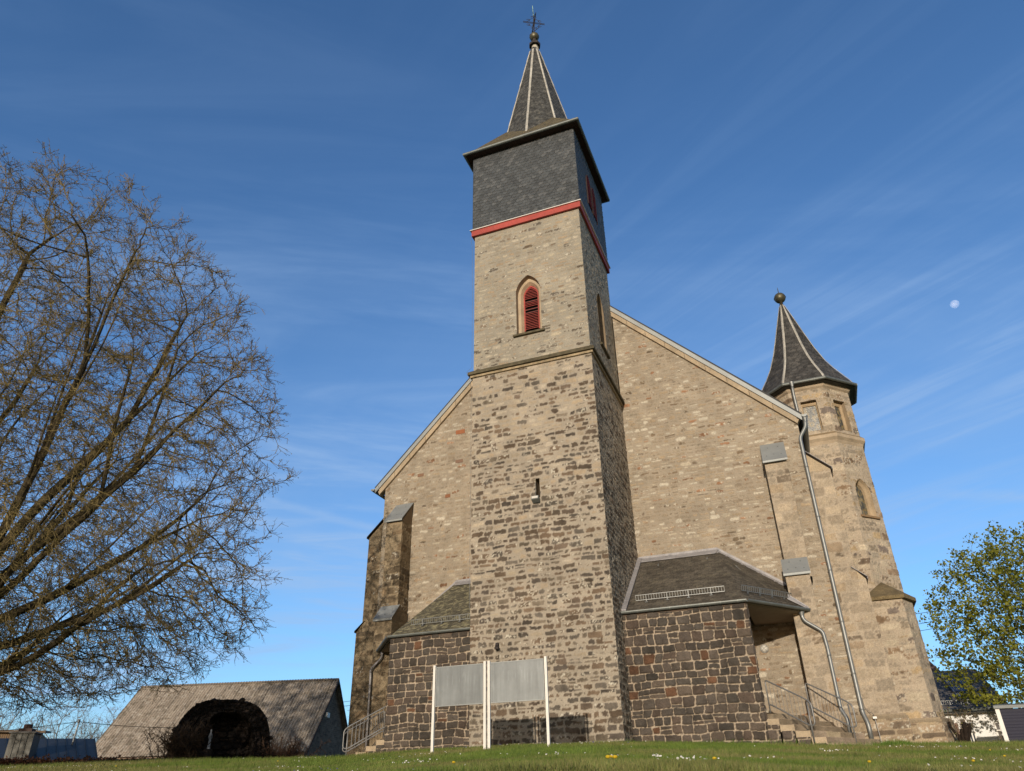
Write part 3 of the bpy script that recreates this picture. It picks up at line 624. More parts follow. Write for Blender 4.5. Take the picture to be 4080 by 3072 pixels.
# ------------------------------------------------------------------ low annexes either side of the tower
ZA = 3.85
for side in (1, -1):
    X = (lambda x: x) if side == 1 else mx
    S = S_ANR if side == 1 else S_ANL
    xi = TW if side == 1 else mx(-TW)        # inner end against the tower, in right-hand coordinates
    def Q(x, y, z): return (X(x), y, z)
    def face(g, p, step, pat, **k):
        p = list(p)
        if side == -1: p = [p[1], p[0], p[3], p[2]]
        g.sheet(*p, step, pat, **k)
    g = G()
    face(g, (Q(xi, -3.5, -.4), Q(6.25, -3.5, -.4), Q(6.25, -3.5, 3.80), Q(xi, -3.5, 3.80)), .02, P_BAS, v0=-.4, u0=0 if side == 1 else -6.0, amp=1.0)
    face(g, (Q(6.25, -3.5, -.4), Q(5.85, 0, -.4), Q(5.85, 0, 3.80), Q(6.25, -3.5, 3.80)), .03, P_BAS, v0=-.4, u0=6.3)
    wall = g.build('annex_wall', M['basalt'], church)
    # roof: front slope, canted slope over the side entrance, soffit
    E = np.array((6.25, -3.55, ZA)); Pk = np.array((5.35, -.02, 6.48)); Gd = np.array((7.92, -1.40, ZA)); PL = np.array((xi+.06, -.02, 6.48)); EL = np.array((xi+.02, -3.55, ZA))
    g = G(); face(g, (Q(*EL), Q(*E), Q(*Pk), Q(*PL)), .026, S)
    nd = nrm(np.cross(Gd-E, Pk-E)); zz = lambda x, y: ZA-(nd[0]*(x-E[0])+nd[1]*(y-E[1]))/nd[2]
    W1 = np.array((7.47, -.02, zz(7.47, -.02))); W2 = np.array((7.47, -1.37, zz(7.47, -1.37))); W3 = np.array((7.80, -1.37, zz(7.8, -1.37)))
    face(g, (Q(*E), Q(*Gd), Q(*W3), Q(*((E+Pk)/2))), .026, S, u0=5)
    face(g, (Q(*((E+Pk)/2)), Q(*W2), Q(*W1), Q(*Pk)), .026, S, u0=5)
    g.poly([Q(*((E+Pk)/2)), Q(*W3), Q(*W2)], S.col)
    roof = g.build('annex_roof', M['oldslate'], church)
    g = G()   # lead flashings along tower, wall and buttress
    def strip(a, b, w, up=(0, 0, .10), off=(0, -.035, .015)):
        a = np.array(Q(*a)); b = np.array(Q(*b)); g.slab([a+off, b+off, b+np.array(off)+up, a+np.array(off)+up], np.array(w, float))
    strip(PL, Pk, (0, .03, 0), (0, 0, .10)); strip(Pk, W1, (0, .03, 0)); 
    g.slab([Q(*(PL+(0, -.05, .02))), Q(*(Pk+(.05, -.05, .02))), Q(*(Pk+(-.05, -.30, -.17))), Q(*(PL+(0, -.30, -.17)))], (0, 0, .012))
    dW = nrm(W1-Pk); g.slab([Q(*(Pk+(0, -.03, .02))), Q(*(W1+(0, -.03, .02))), Q(*(W1+(-.12, -.16, .0))), Q(*(Pk+(-.05, -.2, -.11)))], (0, 0, .012))
    g.slab([Q(xi+.015, -3.6, ZA+.04), Q(xi+.17, -3.6, ZA+.03), Q(xi+.17, -.05, 6.50), Q(xi+.015, -.05, 6.52)], (0, 0, .05))
    g.slab([Q(7.47, -1.40, zz(7.47, -1.4)+.16), Q(8.0, -1.40, ZA+.03), Q(7.92, -1.5, ZA+.02), Q(7.42, -1.5, zz(7.42, -1.5)+.05)], (0, 0, .02))
    g.slab([Q(7.45, -1.385, zz(7.45, -1.4)+.20), Q(8.02, -1.385, ZA+.06), Q(8.02, -1.385, ZA-.06), Q(7.45, -1.385, zz(7.45, -1.4)-.02)], (0, -.03, 0))
    g.build('roof_flashing', M['lead'], roof)
    g = G(); sfz = ZA-.10   # fascia and soffit of the canopy
    g.slab([Q(6.20, -3.42, sfz), Q(7.84, -1.40, sfz), Q(7.49, -1.37, sfz), Q(7.49, -.02, sfz), Q(6.20, -.02, sfz)], (0, 0, .04)); 
    g.slab([Q(xi+.02, -3.53, sfz-.02), Q(6.22, -3.53, sfz-.02), Q(6.22, -3.40, sfz-.02), Q(xi+.02, -3.40, sfz-.02)], (0, 0, .05), (.35, .3, .3))
    g.slab([Q(xi+.02, -3.535, sfz), Q(6.24, -3.535, sfz), Q(6.24, -3.535, ZA-.005), Q(xi+.02, -3.535, ZA-.005)], (0, .02, 0), (.30, .26, .24)); g.slab([Q(6.24, -3.52, sfz+.001), Q(7.89, -1.40, sfz+.001), Q(7.89, -1.40, ZA-.006), Q(6.24, -3.52, ZA-.006)], (-.03*side, .02, 0), (.9, .9, .9))
    g.build('soffit', M['soffit'], roof)
    g = G(); zg = ZA-.03; dd = nrm(Gd-E); nn = np.array((dd[1], -dd[0], 0))
    path = [EL+(0, -.07, 0), np.array((6.29, -3.62, ZA)), Gd+nn*.07+dd*.05]
    th = np.linspace(math.pi*.95, 2.05*math.pi, 9); r_ = .068
    for a, b, nv in ((path[0], path[1], np.array((0, -1., 0))), (path[1], path[2], nn)):
        for t, t2 in zip(th[:-1], th[1:]):
            p = [aa-nv*(r_*math.cos(tt))+np.array((0, 0, r_*math.sin(tt)-.01)) for aa, tt in ((a, t), (b, t), (b, t2), (a, t2))]; g.poly([Q(*v) for v in p])
        n_ = int(np.linalg.norm(b-a)/.55)
        for i in range(1, n_+1):
            c_ = a+(b-a)*(i/(n_+.5)); d_ = nrm(b-a); pts = [c_-nv*((r_+.006)*math.cos(t))+np.array((0, 0, (r_+.006)*math.sin(t)-.01)) for t in th]
            for s_, t_ in zip(pts[:-1], pts[1:]): g.poly([Q(*(s_-d_*.012)), Q(*(s_+d_*.012)), Q(*(t_+d_*.012)), Q(*(t_-d_*.012))], (1.25, 1.25, 1.25))
    gut = g.build('gutter', M['gutterzinc'], roof)
    def guard(a, b, n_up):
        g = G(); a = np.array(Q(*a)); b = np.array(Q(*b)); n_up = np.array(Q(*n_up))-np.array(Q(0, 0, 0)); L = np.linalg.norm(b-a); d = (b-a)/L; vert = nrm(n_up*.35+np.array((0, 0, 1)))
        for h in (.06, .22): g.bar(a+vert*h, b+vert*h, .022, .014)
        n_ = int(L/.085)
        for i in range(n_+1): p = a+(b-a)*(i/n_); g.bar(p+vert*.06, p+vert*.22, .012, .012)
        for t in (.12, .36, .6, .85):
            p = a+(b-a)*t; g.bar(p+vert*.22, p-vert*.02, .03, .012); g.bar(p+vert*.2, p+vert*.0+np.array((0, .16, .13)), .022, .012)
            g.slab([p-d*.05+np.array((0, -.05, -.03)), p+d*.05+np.array((0, -.05, -.03)), p+d*.05+np.array((0, .1, .08)), p-d*.05+np.array((0, .1, .08))], (0, 0, .012), (.5, .5, .5))
        g.build('snow_guard', M['galv'], roof)
    sl_ = (6.48-ZA)/3.53; yg = -3.10; zg2 = ZA+sl_*.45+.03
    guard((2.82 if side == 1 else xi+.02, yg, zg2), (5.65, yg, zg2), (0, -sl_, 1))
    a0 = E+(Gd-E)*.10-nn*.33; b0 = E+(Gd-E)*.93-nn*.33
    if side == 1: guard((a0[0], a0[1], zz(a0[0], a0[1])+.03), (b0[0], b0[1], zz(b0[0], b0[1])+.03), (nd[0], nd[1], nd[2]))
    g = G()
    for x, y in ((3.25, -.55), (5.0, -.5)) if side == 1 else ((3.0, -.55),):
        z = ZA+sl_*(y+3.55); g.tube([Q(x, y, z+.02), Q(x, y-.03, z-.10), Q(x, y-.11, z-.14), Q(x, y-.12, z-.04)], .018, 6)
    if side == 1: g.tube([(5.95, -.75, zz(5.95, -.75)+.03), (6.03, -.83, zz(6.03, -.83)-.0), (6.1, -.92, zz(6.1, -.92)+.02)], .018, 6)
    g.build('roof_hook', M['galv'], roof)
    # steps running up to the entrance under the canopy
    T0 = np.array((6.18, -3.45)); n2 = np.array((.825, -.565)); 
    g = G(); gb = G()
    for k in range(6):
        off = .315*k+.02; z = .72-.172*k
        def xat(y): return T0[0]+(off-(y-T0[1])*n2[1])/n2[0]
        yb = -1.37; ring = [(6.27, -3.46), (xat(-3.46), -3.46), (xat(yb), yb)]+([(7.49, yb), (7.49, -.02), (6.27, -.02)] if k == 0 else [(6.27, yb)])
        zz0 = z-.155 if k < 5 else z-.3
        # blocks along the step front
        a = np.array(ring[1]); b = np.array(ring[2]); L = np.linalg.norm(b-a); cuts = [0]; 
        while cuts[-1] < L-.55: cuts.append(cuts[-1]+random.uniform(.38, .75))
        cuts.append(L)
        for i in range(len(cuts)-1):
            p = a+(b-a)/L*(cuts[i]+.004); q = a+(b-a)/L*(cuts[i+1]-.004); w = n2*.46; v = random.uniform(.88, 1.06)
            g.slab([Q(p[0], p[1], zz0), Q(q[0], q[1], zz0), Q(*(q-w), zz0), Q(*(p-w), zz0)], (0, 0, z-zz0), (v, v*random.uniform(.95, 1.0), v*random.uniform(.9, 1)))
        g.prism([Q(x, y, 0)[:2] for x, y in ring], zz0-.3, z-.006, (.8, .78, .75))
        if k < 5:   # basalt cheek below the step ends
            xe = xat(-3.46)
            x1 = xat(-3.46)-.02; x0_ = xat(-3.46)-.36 if k else 6.25
            zc = z-.16
            face(gb, (Q(x0_, -3.49, -.45), Q(x1, -3.49, -.45), Q(x1, -3.49, zc), Q(x0_, -3.49, zc)), .025, P_BAS, v0=-.45, u0=20 if side == 1 else -20-x1)
    st = g.build('entrance_steps', M['sandstone'], church); gb.build('cheek_wall', M['basalt'], st)
# ------------------------------------------------------------------ plinth and stair turret on the right
g = G()
def plinth(pts, z1=.66):
    walls_of(g, pts, -.5, z1, .03, P_PLI)
    n = len(pts); c = np.mean(pts, 0)
    g.prism([tuple(np.array(p)+(np.array(p)-c)*.012) for p in pts], z1, z1+.075, (.25, .2, .14)); g.prism([tuple(np.array(p)-(np.array(p)-c)*.035) for p in pts], z1+.075, z1+.13, (.28, .225, .16))
plinth([(8.28, -.12), (10.16, -.12), (10.16, 1.0), (8.28, 1.0)])
plinth([(9.9, 1.92), (11.28, 1.92), (11.72, 2.75), (11.72, 4.9), (9.9, 4.9)])
g.build('plinth', M['rubble'], church)
TC = np.array((9.8, 5.05)); A_IN = 1.72
def octo(rin, k): r = rin/math.cos(math.pi/8); return TC+r*np.array((math.cos(R(22.5+45*k)), math.sin(R(22.5+45*k))))
g = G(); acc = 0
rect_h = lambda u0: (lambda u, v: (np.abs(u-u0-.71) < .33) & (v > 12.0) & (v < 13.42))
goth = in_arch(.40, 8.25, 9.2, 9.82)
for k in range(8):   # k=5 front face (-Y), k=6 towards the right front
    a, b = octo(A_IN, k), octo(A_IN, k+1); vis = k in (4, 5, 6, 7)
    if vis:
        ho = {5: rect_h(acc), 6: rect_h(acc), 4: rect_h(acc)}.get(k)
        g6 = (lambda u, v, c=acc: goth(u-c-.73, v))
        g.sheet((*a, -.4), (*b, -.4), (*b, 11.5), (*a, 11.5), .036, P_TAN, v0=-.4, u0=acc, hole=g6 if k == 6 else None)
        g.sheet((*a, 11.5), (*b, 11.5), (*b, 14.2), (*a, 14.2), .03, P_TAN, v0=11.5, u0=acc, hole=ho)
    else: g.sheet((*a, -.4), (*b, -.4), (*b, 14.2), (*a, 14.2), .12, P_TAN, v0=-.4, u0=acc)
    acc += np.linalg.norm(b-a)
turret = g.build('turret_wall', M['rubble'], church)
def ring_band(g, rin, z0, z1, rin2=None, c=(1, 1, 1)):
    rin2 = rin if rin2 is None else rin2
    for k in range(8):
        a, b, a2, b2 = octo(rin, k), octo(rin, k+1), octo(rin2, k), octo(rin2, k+1); g.poly([(*a, z0), (*b, z0), (*b2, z1), (*a2, z1)], c)
g = G(); ring_band(g, A_IN-.01, 13.92, 14.0, A_IN+.08); ring_band(g, A_IN+.08, 14.0, 14.12, A_IN+.13); g.build('cornice', M['dressed'], turret)
g = G(); ring_band(g, A_IN, 11.32, 11.45, A_IN+.05); ring_band(g, A_IN+.05, 11.45, 11.56, A_IN+.14); ring_band(g, A_IN+.14, 11.56, 11.70); ring_band(g, A_IN+.14, 11.70, 11.86, A_IN-.02, (.6, .55, .45))
g.build('string_course', M['dressed'], turret)
def flat_rect(a, z0, z1): return [(-a, z0), (-a, z1), (a, z1), (a, z0)]
for k in (4, 5, 6):
    a, b = octo(A_IN, k), octo(A_IN, k+1); m_ = (a+b)/2; U = nrm(b-a); N_ = np.array((U[1], -U[0])); fr = Fr((*m_, 0), (*U, 0), (*N_, 0))
    g = G(); cl = lambda q: q+[q[0]]
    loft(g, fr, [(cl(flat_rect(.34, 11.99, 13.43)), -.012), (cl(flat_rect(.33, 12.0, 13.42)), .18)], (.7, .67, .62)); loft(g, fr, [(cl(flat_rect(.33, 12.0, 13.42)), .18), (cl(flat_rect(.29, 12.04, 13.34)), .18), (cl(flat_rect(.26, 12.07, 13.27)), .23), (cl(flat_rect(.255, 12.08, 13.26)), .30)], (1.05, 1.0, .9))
    w = g.build('turret_window', M['dressed'], turret)
    g = G(); p = [fr(-.27, 12.06, .275), fr(.27, 12.06, .275), fr(.27, 13.28, .275), fr(-.27, 13.28, .275)]; g.sheet(*p, .012, lozenges(.085)); g.build('glass', M['leadedglass'], turret)
a, b = octo(A_IN, 6), octo(A_IN, 7); m_ = (a+b)/2; U = nrm(b-a); N_ = np.array((U[1], -U[0])); fr = Fr((*m_, 0), (*U, 0), (*N_, 0)); g = G()
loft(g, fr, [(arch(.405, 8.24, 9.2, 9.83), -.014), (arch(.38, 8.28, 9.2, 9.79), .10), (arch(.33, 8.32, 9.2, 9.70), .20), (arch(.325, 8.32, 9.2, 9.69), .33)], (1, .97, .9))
g.slab([fr(-.48, 8.14, -.08), fr(.48, 8.14, -.08), fr(.48, 8.22, -.08), fr(-.48, 8.22, -.08)], -fr.N*.2, (.6, .5, .4)); g.poly([fr(-.42, 8.222, -.08), fr(.42, 8.222, -.08), fr(.33, 8.36, .29), fr(-.33, 8.36, .29)], (.9, .85, .75))
g.build('turret_window', M['dressed'], turret)
g = G(); g.sheet(fr(-.34, 8.3, .30), fr(.34, 8.3, .30), fr(.34, 9.72, .30), fr(-.34, 9.72, .30), .015, lozenges(.09)); g.build('glass', M['leadedglass'], turret)
# bell-cast turret roof
prof = [(14.20, 2.05), (14.45, 1.95), (14.85, 1.72), (15.35, 1.44), (15.9, 1.18), (16.7, .90), (17.65, .63), (18.6, .375), (19.55, .105)]
g = G()
for k in range(8):
    for (z0, r0), (z1, r1) in zip(prof[:-1], prof[1:]):
        a, b, c_, d_ = octo(r0, k), octo(r0, k+1), octo(r1, k+1), octo(r1, k); g.sheet((*a, z0), (*b, z0), (*c_, z1), (*d_, z1), .04, S_TUR, u0=3*k, v0=z0*1.15)
troof = g.build('turret_roof', M['oldslate'], church)
for k in range(8):
    g = G()
    for (z0, r0), (z1, r1) in zip(prof[:-1], prof[1:]):
        p0, p1 = np.array((*octo(r0+.02, k), z0+.02)), np.array((*octo(r1+.02, k), z1+.02))
        for s_ in (-1, 1):
            t = nrm(octo(1, k+s_)-octo(1, k))*.8
            q = [p0, p0+np.array((*t*min(.075, r0*.3), 0)), p1+np.array((*t*min(.075, r1*.3), 0)), p1]; g.slab(q, (0, 0, .012), np.array((1, 1, 1))*random.uniform(.75, 1))
    g.build('ridge_strip', M['ridgelead'], troof)
g = G(); c3 = (TC[0], TC[1], 0); g.lathe(c3, [(.10, 19.4), (.09, 19.7), (.06, 19.8)], 8, (.4, .33, .26)); g.lathe(c3, [(.05, 19.72)]+[(.275*math.sin(t), 20.06-.275*math.cos(t)) for t in np.linspace(.2, math.pi-.1, 12)]+[(.02, 20.35), (.015, 20.62), (0, 20.75)], 20); g.lathe(c3, [(.276, 20.03), (.292, 20.06), (.276, 20.09)], 20)
g.build('finial_ball', M['copper'], troof, True)
g = G(); zt_ = 14.20
ring_band(g, 1.70, 14.06, 14.14, 2.03, (.3, .28, .26)); 
for k in range(8):
    a, b = np.array((*octo(2.11, k), zt_)), np.array((*octo(2.11, k+1), zt_)); g.tube([a, b], .07, 10)
    for t in (.25, .75): p = a*(1-t)+b*t; d_ = nrm(b-a); g.tube([p-d_*.012, p+d_*.012], .075, 10, (1.3, 1.3, 1.3))
g.build('gutter', M['gutterzinc'], troof)
# buttress at the foot of the turret with a mossy pyramid cap
bp = [(9.95, 2.08), (11.14, 2.08), (11.52, 2.85), (11.52, 4.8), (9.95, 4.8)]
g = G(); walls_of(g, bp, -.4, 4.62, .036, P_TAN, u0=13); tb = g.build('turret_buttress', M['rubble'], church)
g = G(); bo = [(9.9, 1.98), (11.22, 1.98), (11.66, 2.8), (11.66, 4.9), (9.9, 4.9)]; g.prism(bo, 4.62, 4.74)
apx = (10.75, 3.42, 5.55)
for k in range(5): g.poly([(*bo[k], 4.741), (*bo[(k+1) % 5], 4.741), apx])
g.build('cap', mat('mossstone', (.165, .125, .065), rough=.95, var=(2.5, .35), fine=(20, .3), bump=(20, .03)), tb)
# ------------------------------------------------------------------ rainwater pipes
def bend(pts, r=.12, n=5):
    P = [np.array(p, float) for p in pts]; out_ = [P[0]]
    for a, b, c_ in zip(P[:-2], P[1:-1], P[2:]):
        d1, d2 = nrm(a-b), nrm(c_-b); s_ = b+d1*r; e_ = b+d2*r
        for t in np.linspace(0, 1, n): out_.append(s_*(1-t)**2+b*2*t*(1-t)+e_*t*t)
    return out_+[P[-1]]
def pipe(pts, r, m, clamps=(), name='downpipe', r0=None):
    g = G(); g.tube(bend(pts), r, 12)
    for c_ in clamps:
        p = np.array(c_, float); g.tube([p-(0, 0, .018), p+(0, 0, .018)], r+.010, 12, (.9, .9, .9)); g.bar(p, p+(0, .14, 0), .02, .02)
    if r0 is not None: a = np.array(pts[0], float); g.lathe((a[0], a[1], a[2]), [(r, -.16), (r, -.1), (r*1.9, .03), (r*1.95, .06)], 12)
    return g.build(name, m, church, True)
pipe([(9.31, -.10, 11.08), (9.28, -.10, 10.72), (8.99, -.12, 10.30), (8.98, -.13, 9.6), (8.92, -.13, .86), (9.0, -.24, .55), (9.0, -.26, .02)], .066, M['galv'],
     [(8.975, -.13, z) for z in (9.1, 7.2)]+[(8.945, -.13, z) for z in (5.3, 3.6)]+[(8.925, -.13, z) for z in (2.0, .95)], r0=1)
pipe([(7.76, -1.50, 3.74), (7.77, -1.50, 3.50), (8.27, -1.47, 3.12), (8.30, -1.45, 2.6), (8.29, -1.43, .85), (8.41, -1.52, .62), (8.41, -1.52, .1)], .055, M['galv'], [(8.30, -1.45, 2.4), (8.295, -1.44, 1.2)], r0=1)
pipe([(-7.50, -1.50, 3.74), (-7.50, -1.50, 3.55), (-7.96, -1.50, 3.16), (-7.93, -1.50, 2.95), (-7.90, -1.50, .1)], .038, M['lead'], [(-7.93, -1.5, 2.6), (-7.91, -1.5, 1.5)], r0=1)
pipe([(9.30, 2.92, 14.16), (9.28, 3.02, 13.7), (9.29, 3.12, 12.9), (9.30, 3.12, 12.45)], .062, M['galv'], (), r0=1)
# ------------------------------------------------------------------ ground
AZT = [-180, -75, -62, -53, -44, -37, -33, -28, -21, -15, -10, -5.6, 0, 7, 11, 20, 60, 180]
ELT = [1.2, 2.0, 2.3, 2.50, 2.88, 3.02, 3.08, 3.42, 3.66, 3.68, 3.52, 3.33, 3.02, 2.80, 2.66, 2.5, 1.5, 1.2]
DCT = [26, 28, 29, 30, 30, 29.5, 29, 25.5, 22.6, 22.6, 23, 24, 25.5, 28, 30, 31, 28, 26]
def ground(x, y):
    """lawn that climbs from the standpoint to the level of the church and falls away gently behind it"""
    x = np.asarray(x, float); y = np.asarray(y, float); dx = x-CAM[0]; dy = y-CAM[1]; d = np.hypot(dx, dy); az = np.degrees(np.arctan2(dx, dy))
    e = np.interp(az, AZT, ELT); dc = np.interp(az, AZT, DCT)
    t = np.clip((dc-d)/dc, 0, 1); el = e-2.7*t**1.6
    z = CAM[2]+np.minimum(d, dc)*np.tan(np.radians(el))-1.55*sst(5.5, 0, d)
    z = z-np.where(d > dc, .035*np.minimum(d-dc, 60)+.012*np.clip(d-dc-60, 0, 800), 0)
    z = z+.05*(fbm(x*.6, y*.6, 3)-.5)*sst(40, 20, d)*.8
    # level ground right against the church
    w = sst(1.2, .2, np.maximum(np.maximum(-10.4-x, x-11.9), np.maximum(-4.9-y, y-24)))
    return z*(1-w)+np.minimum(z, -.02)*w
ds = np.concatenate([np.linspace(.3, 34, 120), np.geomspace(35, 4000, 50)]); as_ = np.concatenate([np.linspace(-75, 30, 211), np.linspace(32, 283, 60)])
D_, A_ = np.meshgrid(ds, as_); gx = CAM[0]+D_*np.sin(np.radians(A_)); gy = CAM[1]+D_*np.cos(np.radians(A_)); gz = ground(gx, gy)
g = G(); nA, nD = D_.shape; I = np.arange(nA*nD).reshape(nA, nD)
F = np.stack([I[:-1, :-1], I[:-1, 1:], I[1:, 1:], I[1:, :-1]], -1).reshape(-1, 4)[:, ::-1]
px, py = gx.ravel(), gy.ravel(); n_ = fbm(px*.45, py*.45, 6)[:, None]
gc = np.array((.11, .13, .035))*(1-n_)+np.array((.16, .145, .06))*n_
g.add(np.c_[px, py, gz.ravel()], F.copy(), gc); c0 = ground(CAM[0], CAM[1])
lawn = setting(g.build('lawn_ground', mat('turfsoil', rough=.95, var=(2, .25), fine=(14, .35), bump=(20, .04)), smooth=True))
def G_(x, y): return float(ground(x, y))
# grass blades
def blades(n, dmin, dmax, a0, a1):
    d = rng.uniform(dmin, dmax, n); a = np.radians(rng.uniform(a0, a1, n)); x = CAM[0]+d*np.sin(a); y = CAM[1]+d*np.cos(a)
    ins = ((x > -5.95) & (x < 6.2) & (y > -3.48)) | ((x > -2.4) & (x < 2.4) & (y > -4.62)) | ((x > -8.75) & (x < 9) & (y > -.05)) | ((x > 8.2) & (x < 11.8) & (y > 1.9)) | ((x > 8.2) & (x < 10.1) & (y > -.1)) | ((x > 6.1) & (x < 8.9) & (y > -3.4)) | ((x < -5.9) & (x > -8.7) & (y > -3.4))
    return x[~ins], y[~ins], d[~ins]
xa, ya, da = blades(330000, 9, 33, -57, 14); xb, yb_, db = blades(190000, 4.8, 11, -57, 14); x, y, d = np.r_[xa, xb], np.r_[ya, yb_], np.r_[da, db]; z = ground(x, y); n = len(x)
near = np.maximum(np.maximum(-6.3-x, x-9.5), -3.5-y); near2 = np.maximum(np.abs(x)-2.4, -4.64-y); wallish = sst(.55, .1, np.minimum(np.abs(near), np.abs(near2)))
patch = fbm(x*.5, y*.5, 14); tall = fbm(x*1.1, y*1.1, 15)
hgt = (.55+.9*fbm(x*4, y*4, 20, 3))*(.035+.04*rng.random(n)+.05*np.maximum(tall-.5, 0)+.10*wallish*rng.random(n)+.07*sst(20, 26, d)*rng.random(n))
az_ = rng.uniform(0, 2*np.pi, n); wd = .0045+.004*rng.random(n); lean = rng.uniform(.05, .75, n)*hgt; la = rng.uniform(0, 2*np.pi, n)
b0 = np.c_[x-wd*np.cos(az_), y-wd*np.sin(az_), z-.01]; b1 = np.c_[x+wd*np.cos(az_), y+wd*np.sin(az_), z-.01]; tp = np.c_[x+lean*np.cos(la), y+lean*np.sin(la), z+hgt]
q = rng.random(n)[:, None]; pt = sst(.40, .66, patch+.25*(rng.random(n)-.5))[:, None]
gcol = (np.array((.10, .165, .026))*(1-q)+np.array((.175, .235, .04))*q)*(1-pt)+(np.array((.17, .19, .05))*(1-q)+np.array((.27, .24, .095))*q)*pt
gcol = gcol*(.62+.76*fbm(x*6, y*6, 19, 3))[:, None]
gcol = np.where((wallish > .3)[:, None], np.array((.13, .22, .03))*(.7+.6*q), gcol)
g = G(); V = np.stack([b0, b1, tp], 1).reshape(-1, 3); g.add(V, np.arange(3*n).reshape(n, 3), np.repeat(gcol, 3, 0)); setting(g.build('grass', M['grassblade']), 'stuff')
# daisies and small blue flowers in the lawn
x, y, d = blades(17000, 5.2, 30, -56, 13); cl = fbm(x*.55, y*.55, 31, 3)*.6+fbm(x*1.7, y*1.7, 32, 2)*.4; keep = rng.random(len(x)) < np.clip((cl-.615)*7, 0.006, 1)**1.2
x, y = x[keep], y[keep]; n = len(x); z = ground(x, y)+.05+.035*rng.random(n); s_ = rng.uniform(.009, .016, n); violet = fbm(x*.4+9, y*.4, 37) > .66
f3 = np.array(to_sun); nrm_ = np.c_[rng.normal(f3[0], .45, n), rng.normal(f3[1]*.6, .4, n), rng.normal(.9, .2, n)]; nrm_ /= np.linalg.norm(nrm_, axis=1)[:, None]
u_ = np.cross(nrm_, (1, 0, .01)); u_ /= np.linalg.norm(u_, axis=1)[:, None]; v_ = np.cross(nrm_, u_); P0 = np.c_[x, y, z]
ang = np.linspace(0, 2*np.pi, 7)[:-1]; V = [P0+nrm_*(s_*.35)[:, None]]+[P0+(u_*math.cos(t)+v_*math.sin(t))*s_[:, None] for t in ang]; V = np.stack(V, 1).reshape(-1, 3)
F = np.array([(0, k+1, (k+1) % 6+1) for k in range(6)]); F = (F[None]+(np.arange(n)*7)[:, None, None]).reshape(-1, 3)
c = np.where(violet[:, None], np.array((.13, .11, .30)), np.array((.80, .77, .72))*np.where(rng.random(n) < .25, .8, 1)[:, None]); c = np.where((violet & (rng.random(n) < .4))[:, None], np.array((.8, .76, .74)), c)
g = G(); g.add(V, F, np.repeat(c, 7, 0)); setting(g.build('daisies', M['petal']), 'stuff')
# dandelions
dand = []
for (dx, dy) in ((1315, 1658), (1321, 1645), (1330, 1650), (2105, 1652), (2140, 1625), (2172, 1640), (250, 1659), (600, 1648), (1880, 1655), (980, 1656), (1545, 1650)):
    f_ = 2924.19*2212/4080; r_ = (dx-1106)/f_*r2-(dy-833)/f_*u2+fw
    ts = np.linspace(5, 34, 900); P = CAM+r_[None]*ts[:, None]; hit = np.nonzero(P[:, 2] < ground(P[:, 0], P[:, 1])+.05)[0]
    if len(hit): dand.append(P[hit[0]])
proto = None
for p in dand:
    loc = (p[0], p[1], G_(p[0], p[1])+.0)
    if proto is None:
        proto = tag(bpy.data.objects.new('dandelion', None), 'small yellow dandelion flowering in the lawn', 'flower', 'dandelions in the lawn'); COL.objects.link(proto); proto.location = loc
        g = G(); g.lathe((0, 0, 0), [(0, .10), (.013, .097), (.019, .088), (.012, .08), (0, .077)], 10, (.75, .52, .03)); fl = g.build('flower_head', M['petal']); fl.parent = proto
        g = G(); g.tube([(0, 0, -.01), (.004, 0, .04), (0, 0, .08)], .003, 5, (.14, .18, .05)); st_ = g.build('stem', M['grassblade']); st_.parent = proto
    else:
        r_ = proto.copy(); COL.objects.link(r_); r_.location = loc
        for ch in (fl, st_): c_ = ch.copy(); COL.objects.link(c_); c_.parent = r_
